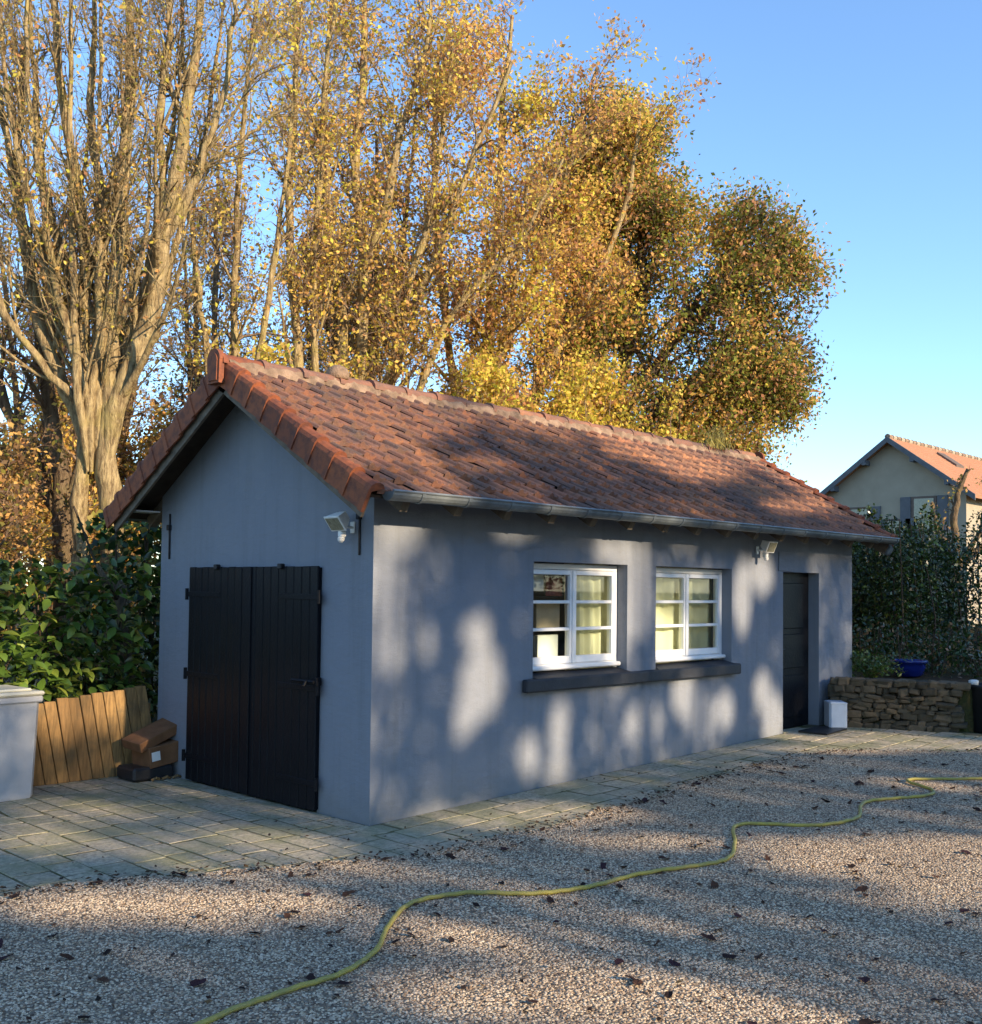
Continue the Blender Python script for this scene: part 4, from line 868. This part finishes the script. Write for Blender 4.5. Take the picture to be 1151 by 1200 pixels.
for z, hx, hy in q:
    c_ = .03; vs += [(-hx+c_, -hy, z), (hx-c_, -hy, z), (hx, -hy+c_, z), (hx, hy-c_, z), (hx-c_, hy, z), (-hx+c_, hy, z), (-hx, hy-c_, z), (-hx, -hy+c_, z)]
b.add(vs, [(8*k+j, 8*k+(j+1) % 8, 8*k+8+(j+1) % 8, 8*k+8+j) for k in range(3) for j in range(8)]+[tuple(range(7, -1, -1)), tuple(range(24, 32))])
body = b.build('body', 'bin_plastic', bn)
b = MB(); b.cbox(-.238, .238, -.285, .28, .755, .807, .012); b.build('rim', 'bin_plastic', bn)
b = MB(); b.cbox(-.245, .245, -.30, .29, .811, .845, .014); b.cbox(-.18, .18, -.22, .22, .84, .865, .014); b.build('lid', 'sunlit_lid_plastic', bn)
for sx in (-1, 1):
    b = MB(); b.tube([(sx*.2, .2, .1), (sx*.255, .2, .1)], .1, 18); b.build('wheel', 'dark_plastic', bn)
b = MB(); b.tube([(-.2, .28, .78), (-.2, .33, .80), (.2, .33, .80), (.2, .28, .78)], .014, 8); b.build('handle', 'bin_plastic', bn)
def tilted_box(name, mat, label, cat, c, dims, rot):
    b = MB(); x, y, z = [d/2 for d in dims]; b.cbox(-x, x, -y, y, -z, z, .005); o = b.build(name, mat); o.location = c; o.rotation_euler = rot; return tag(o, label, cat), o
tilted_box('cardboard_box', 'cardboard', 'long flat brown carton tilted on top of the box by the fence', 'box', (-.15, 2.80, .38), (.50, .26, .085), (.1, -.34, .12))
_, bx2 = tilted_box('cardboard_box', 'cardboard', 'brown cardboard box with a white label by the gable corner', 'box', (-.12, 2.78, .215), (.36, .28, .18), (0, -.12, .10))
b = MB(); b.add([(-.17, -.152, -.03), (-.085, -.152, -.03), (-.085, -.152, .05), (-.17, -.152, .05)], [(0, 1, 2, 3)]); b.build('label_sticker', 'white_paper', bx2)
b = MB(); b.cbox(-.26, .12, -.16, .16, 0, .115, .02); o = b.build('crate', 'dark_plastic'); o.location = (-.17, 2.79, .004); tag(o, 'black plastic crate under the brown cardboard box', 'crate')
for k in range(4):
    b = MB(); b.tube([(-.28+k*.1, 2.60, .012), (-.24+k*.1, 2.585, .03), (-.20+k*.1, 2.60, .012)], .012, 6); tag(b.build('wood_scrap', 'fence_wood'), 'small pale wood scrap lying at the foot of the black crate', 'scrap', 'wood scraps by the crate')

# ================================================================== RIGHT CORNER
# stone retaining wall, stone by stone
A0 = Vector((6.80, -.12, 0)); A1 = Vector((7.30, -1.46, 0)); dirw = (A1-A0).normalized(); LW = (A1-A0).length; nw = Vector((dirw.y, -dirw.x, 0))
if nw.x > 0: nw = -nw
zb = gz(7)-.03; HW = .54; LW -= .13
sw = empty('stone_wall', (A0.x, A0.y, zb), 'low rough stone retaining wall running out from the far end of the outbuilding', 'wall')
rz_ = math.atan2(dirw.y, dirw.x)
b = MB(); b.box(.02, LW-.02, .03 if nw.dot(Vector((-math.sin(rz_), math.cos(rz_), 0))) < 0 else -.3, .3 if nw.dot(Vector((-math.sin(rz_), math.cos(rz_), 0))) < 0 else -.03, 0, HW-.02)
core = b.build('core', 'joint_moss', sw); core.rotation_euler.z = rz_
sgn = -1 if nw.dot(Vector((-math.sin(rz_), math.cos(rz_), 0))) < 0 else 1
stm = []
for k in range(8):
    b = MB(); b.cbox(-.5, .5, -.5, .5, -.5, .5, .16); b.v = [(x+random.uniform(-.09, .09), y+random.uniform(-.06, .06), z+random.uniform(-.09, .09)) for x, y, z in b.v]
    me = b.mesh('stone'); me.materials.append(MATS['wall_stone']); stm.append(me)
z = 0
while z < HW-.03:
    hh = random.uniform(.045, .09); u = random.uniform(-.06, 0)
    while u < LW:
        wl = random.uniform(.06, .20)
        o = inst('stone', random.choice(stm), sw, Vector((dirw.x, dirw.y, 0))*(u+wl/2)+Vector((-math.sin(rz_), math.cos(rz_), 0))*(-sgn*.06*-1 if False else -sgn*-.0)+Vector((0, 0, z+hh/2)),
                 (random.gauss(0, .1), random.gauss(0, .16), rz_+random.gauss(0, .08)), (wl*random.uniform(.95, 1.12), .16+random.uniform(-.05, .05), hh*random.uniform(.8, 1.35)))
        u += wl
    z += hh
u = 0
while u < LW:                                       # coping row
    wl = random.uniform(.14, .26); inst('stone', random.choice(stm), sw, Vector((dirw.x, dirw.y, 0))*(u+wl/2)+Vector((0, 0, HW+.005))-Vector((-math.sin(rz_), math.cos(rz_), 0))*sgn*.1, (0, 0, rz_+random.gauss(0, .06)), (wl, .34, .06)); u += wl
# raised bed behind the wall
b = MB(); pts = [(6.86, -.1), (7.34, -1.42), (11, -2.2), (13, .5), (12, 3), (7.8, 3), (7.62, .02), (7.0, -.06)]; k = len(pts)
b.add([(x, y, gz(x)+.45) for x, y in pts]+[(x, y, 0) for x, y in pts], [tuple(range(k))]+[(i, k+i, k+(i+1) % k, (i+1) % k) for i in range(k)]); tag(b.build('flower_bed', 'soil'), kind='structure')
# blue glazed pot, fern, canister
b = MB(); b.lathe([(.13, 0), (.17, .03), (.20, .12), (.20, .17), (.225, .18), (.225, .21), (.195, .21), (.18, .15), (.02, .15)], 24, (0, 0, 0)); o = b.build('plant_pot', 'blue_glaze', None, True); o.location = (8.42, -.32, gz(8.5)+.45)
tag(o, 'glossy cobalt blue pot standing behind the stone wall', 'pot')
fr_ = empty('fern', (7.75, -.12, .62), 'bushy light green fern beside the house corner on the raised bed', 'fern')
P = []
for i in range(46):
    a = random.uniform(0, 6.28); r_ = random.uniform(.18, .42); hh = random.uniform(.16, .36); P.append(resample([(0, 0, 0), (r_*.4*math.cos(a), r_*.4*math.sin(a), hh*.8), (r_*.8*math.cos(a), r_*.8*math.sin(a), hh), (r_*1.1*math.cos(a), r_*1.1*math.sin(a), hh*.7)], 10))
P = np.array(P); V, F = tubes(P, np.linspace(.004, .0015, 10)[None].repeat(len(P), 0), 3); np_obj('stem', V, F, 'twig_bark', fr_)
C = np.repeat(P[:, 2:].reshape(-1, 3), 4, 0)+rng.normal(size=(len(P)*8*4, 3))*.022; V, F, c = leaves(C, .055, [(.10, .16, .03), (.14, .20, .04), (.06, .11, .02)], [3, 2, 3], aspect=.4, up=.6); np_obj('frond', V, F, 'evergreen_leaf', fr_, col=c)
ca = empty('canister', (6.62, -.24, gz(6.6)+.002), 'white plastic canister on the paving between the black door and stone wall', 'canister', None, R(40))
b = MB(); b.cbox(-.14, .14, -.10, .10, 0, .30, .022); b.build('body', 'canister_plastic', ca)
b = MB(); b.cbox(-.143, .143, -.103, .103, .275, .302, .02); b.build('lid', 'canister_plastic', ca)
b = MB(); b.cbox(-.11, -.07, -.104, -.1005, .19, .215, .001); b.build('sticker', 'blue_print', ca)
b = MB(); b.cbox(-.26, .26, -.17, .17, 0, .018, .006); o = b.build('door_mat', 'dark_plastic'); o.location = (6.28, -.26, gz(6.3)+.004); o.rotation_euler = (0, -.024, R(2)); tag(o, 'dark mat lying on the paving in front of the black entrance door', 'mat')
# dark planter tub and gate post at the right
tb = empty('planter_tub', (7.66, -1.56, gz(7.4)-.03), 'black tub standing at the end of the stone wall', 'tub'); b = MB(); b.lathe([(.17, 0), (.20, .02), (.235, .50), (.25, .51), (.25, .54), (.225, .54), (.215, .44), (.02, .44)], 22); b.build('body', 'dark_plastic', tb, True)
b = MB(); b.lathe([(.05, 0), (.055, .05), (.03, .06)], 12, (-.14, .12, .53)); b.build('cap', 'lamp_plastic', tb, True)
gp = empty('gate_post', (7.78, -1.72, gz(7.5)-.03), 'black metal gate post at the edge of the gravel yard', 'post'); b = MB(); b.cbox(-.06, .06, -.06, .06, 0, 1.95, .008); b.build('shaft', 'black_iron', gp); b = MB(); b.cbox(-.075, .075, -.075, .075, 1.951, 1.98, .008); b.build('cap', 'black_iron', gp)

# ================================================================== DISTANT HOUSE
fx, fy, fz = 41.55, 14.7, 8.6; hw = 3.25; FL = 13.; fsl = .73; fo = .45
fh = empty('distant_house', (fx, fy, 0), 'distant cream house with an orange tiled roof beyond the hedge', 'house')
def fr2(y): return fz-abs(y)*fsl
b = MB(); e_ = fr2(hw)-.1
pr = [(-hw, 0), (-hw, e_), (0, fz-.1), (hw, e_), (hw, 0)]
b.add([(fo, y, z) for y, z in pr]+[(FL, y, z) for y, z in pr], [(4, 3, 2, 1, 0), (5, 6, 7, 8, 9), (0, 1, 6, 5), (3, 4, 9, 8)]); b.build('wall', 'far_plaster', fh)
b = MB()
for s_ in (-1, 1):
    ye = s_*(hw+.55); q = [(0, fz+.05), (ye, fr2(ye)+.05), (ye, fr2(ye)-.09), (0, fz-.09)]
    b.add([(0, y, z) for y, z in q]+[(FL+.4, y, z) for y, z in q], [(0, 1, 2, 3), (7, 6, 5, 4), (0, 4, 5, 1), (1, 5, 6, 2), (2, 6, 7, 3)])
fro = b.build('roof', 'far_roof', fh)
# rows of tiles on the lit slope and ridge tiles
for r in range(18):
    b = MB(); y = -(hw+.5)+r*.21; b.box(.03, FL+.35, y, y+.23, fr2(y)+.052, fr2(y)+.072); b.build('tile_course', 'far_roof', fro)
for i in range(32):
    b = MB(); b.tube([(i*.42, 0, fz+.06), (i*.42+.40, 0, fz+.06)], [.13, .11], 8); b.build('ridge_tile', 'far_plaster' if i % 2 else 'mortar', fro)
for s_ in (-1, 1):
    b = MB(); ye = s_*(hw+.55); b.add([(x, y, z) for x in (-.06, -.004) for y, z in ((0, fz+.06), (ye, fr2(ye)+.06), (ye, fr2(ye)-.2), (0, fz-.2))], [(0, 1, 2, 3), (7, 6, 5, 4), (0, 4, 5, 1), (3, 2, 6, 7), (1, 5, 6, 2)]); b.build('bargeboard', 'far_board', fh)
    for yy in (1.1, 2.6):
        b = MB(); y = s_*yy; b.box(-.05, fo, y-.09, y+.09, fr2(y)-.34, fr2(y)-.1); b.build('purlin', 'far_board', fh)
def fwin(y0, y1, z0, z1, xs_=fo, sh=True):
    b = MB(); b.cbox(xs_-.05, xs_-.002, y0, y1, z0, z1, .01); f = b.build('window', 'shutter_wood', fh)
    b = MB(); b.box(xs_-.06, xs_-.052, y0+.12, y1-.12, z0+.1, z1-.1); b.build('pane', 'lamp_glass', f)
    if sh:
        for q0, q1 in ((y0-.5, y0-.03), (y1+.03, y1+.5)):
            b = MB(); b.cbox(xs_-.06, xs_-.004, q0, q1, z0, z1, .01); b.build('shutter', 'far_board', f)
fwin(-2.0, -.9, 4.4, 5.95); fwin(1.0, 2.0, 4.0, 5.6); fwin(-.6, .3, 3.6, 5.0)
for x0 in (2.2, 5.2, 8.2):
    b = MB(); b.cbox(x0, x0+1.0, -hw-.06, -hw-.002, 3.7, 5.1, .01); f = b.build('window', 'shutter_wood', fh); b = MB(); b.box(x0+.1, x0+.9, -hw-.07, -hw-.062, 3.8, 5.0); b.build('pane', 'lamp_glass', f)
yk = -1.5; b = MB(); b.add([(4.0, yk, fr2(yk)+.16), (4.9, yk, fr2(yk)+.16), (4.9, yk+.9, fr2(yk+.9)+.16), (4.0, yk+.9, fr2(yk+.9)+.16), (4.0, yk, fr2(yk)), (4.9, yk, fr2(yk)), (4.9, yk+.9, fr2(yk+.9)), (4.0, yk+.9, fr2(yk+.9))], [(0, 1, 2, 3), (0, 4, 5, 1), (1, 5, 6, 2), (2, 6, 7, 3), (3, 7, 4, 0)]); b.build('skylight', 'shutter_wood', fro)

# ================================================================== HOSE AND FALLEN LEAVES
H = [(-3.6, -2.6), (-2.66, -2.29), (-2.32, -2.26), (-1.99, -2.24), (-1.71, -2.13), (-1.43, -1.89), (-1.07, -1.67), (-.77, -1.73), (-.49, -1.98), (-.22, -2.12), (.21, -2.16), (.67, -2.33), (.96, -2.36), (1.31, -2.18),
     (1.74, -1.96), (2.11, -2.36), (2.49, -2.46), (2.97, -2.28), (3.3, -2.36), (3.6, -2.52), (3.85, -2.45), (4.11, -2.15), (4.6, -2.58), (5.4, -3.3)]
def catmull(pts, m_=10):
    pts = [np.array(q) for q in pts]; out = []
    for i in range(1, len(pts)-2):
        p0, p1, p2, p3 = pts[i-1:i+3]
        for k in range(m_):
            t_ = k/m_; out.append(.5*((2*p1)+(-p0+p2)*t_+(2*p0-5*p1+4*p2-p3)*t_**2+(-p0+3*p1-3*p2+p3)*t_**3))
    return out
b = MB(); hp = [(q[0], q[1], gz(q[0])+.022+.003*math.sin(i*.37)+.002*math.sin(i*1.7)) for i, q in enumerate(catmull([(-4.4, -3.0)]+H+[(6.4, -4.2)]))]; b.tube(hp, .0122, 10)
tag(b.build('garden_hose', 'hose_rubber', None, True), 'yellow garden hose snaking across the gravel', 'hose')
def litter_leaf(sd):
    rr = random.Random(sd); b = MB(); n_ = 9; b.v.append((0, 0, .006))
    for i in range(n_):
        a = 2*math.pi*i/n_; r_ = (.5 if i % 2 else .42)*rr.uniform(.7, 1.2); b.v.append((r_*math.cos(a)*1.25, r_*math.sin(a)*.75, rr.uniform(.0, .16)))
    b.f = [(0, 1+i, 1+(i+1) % n_) for i in range(n_)]; return b
ll = []
for k in range(10):
    me = litter_leaf(k).mesh('fallen_leaf'); a = me.color_attributes.new('col', 'FLOAT_COLOR', 'POINT'); cl = [(.035, .02, .018), (.06, .032, .022), (.025, .016, .014), (.085, .042, .026), (.045, .022, .026)][k % 5]
    a.data.foreach_set('color', [*cl, 1]*len(me.vertices)); me.materials.append(MATS['dry_leaf']); ll.append(me)
k = 0
while k < 240:
    x = random.uniform(-3.3, 5.5); y = random.uniform(-4.6, outline(x)-.03)
    if y < gy0(x)+.3: continue
    o = inst('fallen_leaf', random.choice(ll), None, (x, y, gz(x)+.016), (random.gauss(0, .2), random.gauss(0, .2), random.uniform(0, 6.28)), (random.uniform(.03, .078),)*3)
    tag(o, 'single dry brown fallen leaf lying on the gravel', 'leaf', 'fallen leaves on the gravel'); k += 1
n = 2600; X = rng.uniform(-4, 7.5, n); T = rng.random(n); off_y = np.array([outline(x) for x in X])
Y = np.where(T < .5, off_y+rng.normal(size=n)*.09, np.where(T < .9, off_y-rng.random(n)*4.5, off_y+rng.random(n)*2)); ok = ~((X > -.02) & (Y > -.02)) & (Y < 2.5); X, Y = X[ok], Y[ok]
C = np.stack([X, Y, np.array([gz(x) for x in X])+.016], 1); V, F, c = leaves(C, .034, [(.05, .03, .02), (.09, .05, .03), (.14, .08, .035), (.03, .022, .018)], [3, 3, 1, 3], up=3.); V[:, 2] = np.maximum(V[:, 2], np.repeat(C[:, 2], 4)-.004)
tag(np_obj('leaf_litter', V, F, 'dry_leaf', col=c), 'crumbled brown leaf litter scattered over gravel and paving edge', 'leaf litter', kind='stuff')
# grass tuft and moss near the far end of the ridge
P = []
for i in range(70):
    x = 6.75+random.gauss(0, .16); y = YR-.1+random.gauss(0, .07); P.append(resample([(x, y, ZR+.02), (x+random.gauss(0, .05), y+random.gauss(0, .05), ZR+random.uniform(.12, .24)), (x+random.gauss(0, .09), y+random.gauss(0, .08), ZR+random.uniform(.16, .34))], 5))
V, F = tubes(np.array(P), np.linspace(.006, .002, 5)[None].repeat(len(P), 0), 3); tag(np_obj('grass_tuft', V, F, 'hose_rubber'), 'dry yellowish grass tuft growing on the ridge near its far end', 'grass')

# ================================================================== TREES ACROSS THE YARD (their shade falls on house and gravel)
ts = np.array(to_sun)
WALLP = [(.14, 1.75, .14, .5), (.12, 1.15, .17, .28), (1.13, .95, .26, .30), (.94, .72, .15, .2), (.5, 1.3, .12, .15), (1.48, 2.19, .3, .07), (3.20, 1.71, .24, .5), (2.95, 2.05, .4, .14), (2.07, .47, .14, .32), (1.69, .33, .15, .18), (2.07, .14, .2, .1),
         (3.29, .46, .26, .24), (3.95, .70, .22, .25), (4.25, .42, .26, .3), (4.68, .48, .18, .23), (5.41, 1.87, .24, .26), (5.41, .63, .2, .22), (5.66, .28, .26, .35), (5.01, 1.64, .2, .42), (1.07, 1.36, .19, .14), (3.85, 1.3, .32, .3), (2.95, 1.35, .12, .3), (2.12, 1.2, .2, .2)]
GROUNDP = [(-1.34, -3.14, .47, -.45, .20, .16), (-.99, -3.74, .33, -.32, .25, .15), (1.82, -3.04, .48, -.51, .38, .17), (1.26, -3.53, .23, -.25, .26, .10), (1.44, -2.93, .32, -.34, .15, .07), (1.17, -.64, .22, -.23, .18, .15),
           (.71, -.39, .26, -.28, .12, .12), (-1.05, .04, .28, -.26, .18, .29), (-1.77, 1.19, .17, -.15, .13, .30), (-1.28, 1.88, .18, -.17, .10, .21), (-1.15, -.59, .22, -.21, .07, .10), (-1.98, -.76, .39, -.37, .10, .17),
           (5.69, -.32, .43, -.47, .39, .21), (6.14, -1.24, .47, -.52, .22, .09), (4.25, -2.20, .29, -.32, .15, .06), (-1.20, -2.28, .27, -.26, .09, .09), (1.01, -1.70, .23, -.25, .11, .08), (1.67, -2.41, .23, -.25, .10, .06)]
ROOFP = [(-.37, 1.10, .61, .19, .49, .77), (-.26, .47, .59, .14, .29, .40), (.50, 1.29, .73, .22, .27, .37), (-.32, -.02, .18, .03, .21, .28), (1.98, 1.27, .95, .24, .17, .18), (3.42, 1.37, 1.20, .28, .17, .15), (5.44, 1.28, 1.58, .31, .48, .34),
         (5.87, .98, 1.06, .18, .59, .38), (1.24, -.20, .36, .05, .13, .12), (.88, .73, .75, .17, .16, .18), (1.32, .27, .38, .07, .13, .13), (6.66, .25, 1.12, .13, .36, .19), (.27, 1.44, .97, .31, .29, .41)]
LEFTP = [(-.75, .66, .55, .28), (-.95, 1.1, .6, .4), (-.45, 1.75, .5, .35), (-1.5, .92, .6, .3), (-.3, 1.3, .3, .3)]
def sunlit_gap(C):
    """True where leaves are cut out of the unseen crowns to place the sun flecks"""
    def hitp(axis, val):
        s = (C[:, axis]-val)/ts[axis]; return C-ts[None]*s[:, None]
    G = hitp(2, 0.); Wl = hitp(1, 0.); Lp = hitp(1, 3.1)
    # roof plane z = ZR-(YR-y)*SL
    s = (C[:, 2]-(ZR-(YR-C[:, 1])*SL))/(ts[2]-SL*ts[1]); Rf = C-ts[None]*s[:, None]
    gap = np.zeros(len(C), bool)
    ong = (G[:, 1] < 0) | ((G[:, 0] < 0) & (G[:, 1] < 3))
    onw = ~ong & (Wl[:, 0] > 0) & (Wl[:, 0] < L) & (Wl[:, 2] < 2.35)
    onr = ~ong & ~onw & (Rf[:, 1] > -.5) & (Rf[:, 0] > -.45) & (Rf[:, 0] < L+.4) & (Rf[:, 1] < YR+.1)
    onl = ~ong & ~onw & ~onr & (Lp[:, 0] < 0)
    for x, z, a, b_ in WALLP: gap |= onw & (((Wl[:, 0]-x)/a)**2+((Wl[:, 2]-z)/b_)**2 < 1)
    for x, z, a, b_ in LEFTP: gap |= onl & (((Lp[:, 0]-x)/a)**2+((Lp[:, 2]-z)/b_)**2 < 1)
    for pl, on, H_ in ((GROUNDP, ong, G), (ROOFP, onr, Rf)):
        for x, y, ax, ay, bx, by in pl:
            Mi = np.linalg.inv(np.array([[ax, bx], [ay, by]])); d = H_[:, :2]-np.array([x, y]); uv = d@Mi.T; gap |= on & ((uv**2).sum(1) < ((3.4 if y > -1 else 2.2) if pl is GROUNDP else 1.))
    return gap
def shade_tree(x, y, top, wid, label):
    e = empty('shade_tree', (x, y, 0), label, 'tree', 'trees across the yard'); off = np.array([x, y, 0.])
    st = []
    for i in range(5):
        a = i*1.3+x; st.append(resample([(x, y, -.05), (x+.1*math.cos(a), y+.1*math.sin(a), 1.5), (x+wid*.25*math.cos(a), y+.4*math.sin(a), top*.55), (x+wid*.4*math.cos(a), y+.6*math.sin(a), top*.9)], 12))
    P = np.array(st); Rr = np.linspace(.16, .03, 12)[None].repeat(5, 0); V, F = tubes(P, Rr, 8); np_obj('trunk', V-off, F, 'brown_bark', e, smooth=True)
    n = 20000; X = x+rng.uniform(-wid, wid, n); prof_ = top*(.97+.05*np.sin(X*1.7)+.03*np.sin(X*4.3+1))-((X-x)/wid)**4*.7
    Z = rng.uniform(.15, 1, n)**.9*prof_; Y = y+rng.normal(size=n)*.6; C = np.stack([X, Y, Z], 1); C = C[~sunlit_gap(C)]  # unseen crown, leaves dropped wherever a sun fleck is meant to land
    V, F, c = leaves(C, .15, [OLIVE, AMBER, DGREEN, LG1], [3, 2, 3, 2], aspect=.85); np_obj('crown', V-off, F, 'autumn_leaf', e, col=c)
for i, x in enumerate((-10.5, -6.5, -2.5, 1.5, 5.5, 9.5, 13.5, 17.5, 21.5)):
    shade_tree(x, -19+.5*math.sin(i*2.), [10.2, 10.2, 9.9, 9.75, 10.4, 10.6, 10.6, 10.6, 10.2][i], 2.9, 'leafy broad tree in the row shading the yard from across the gravel')
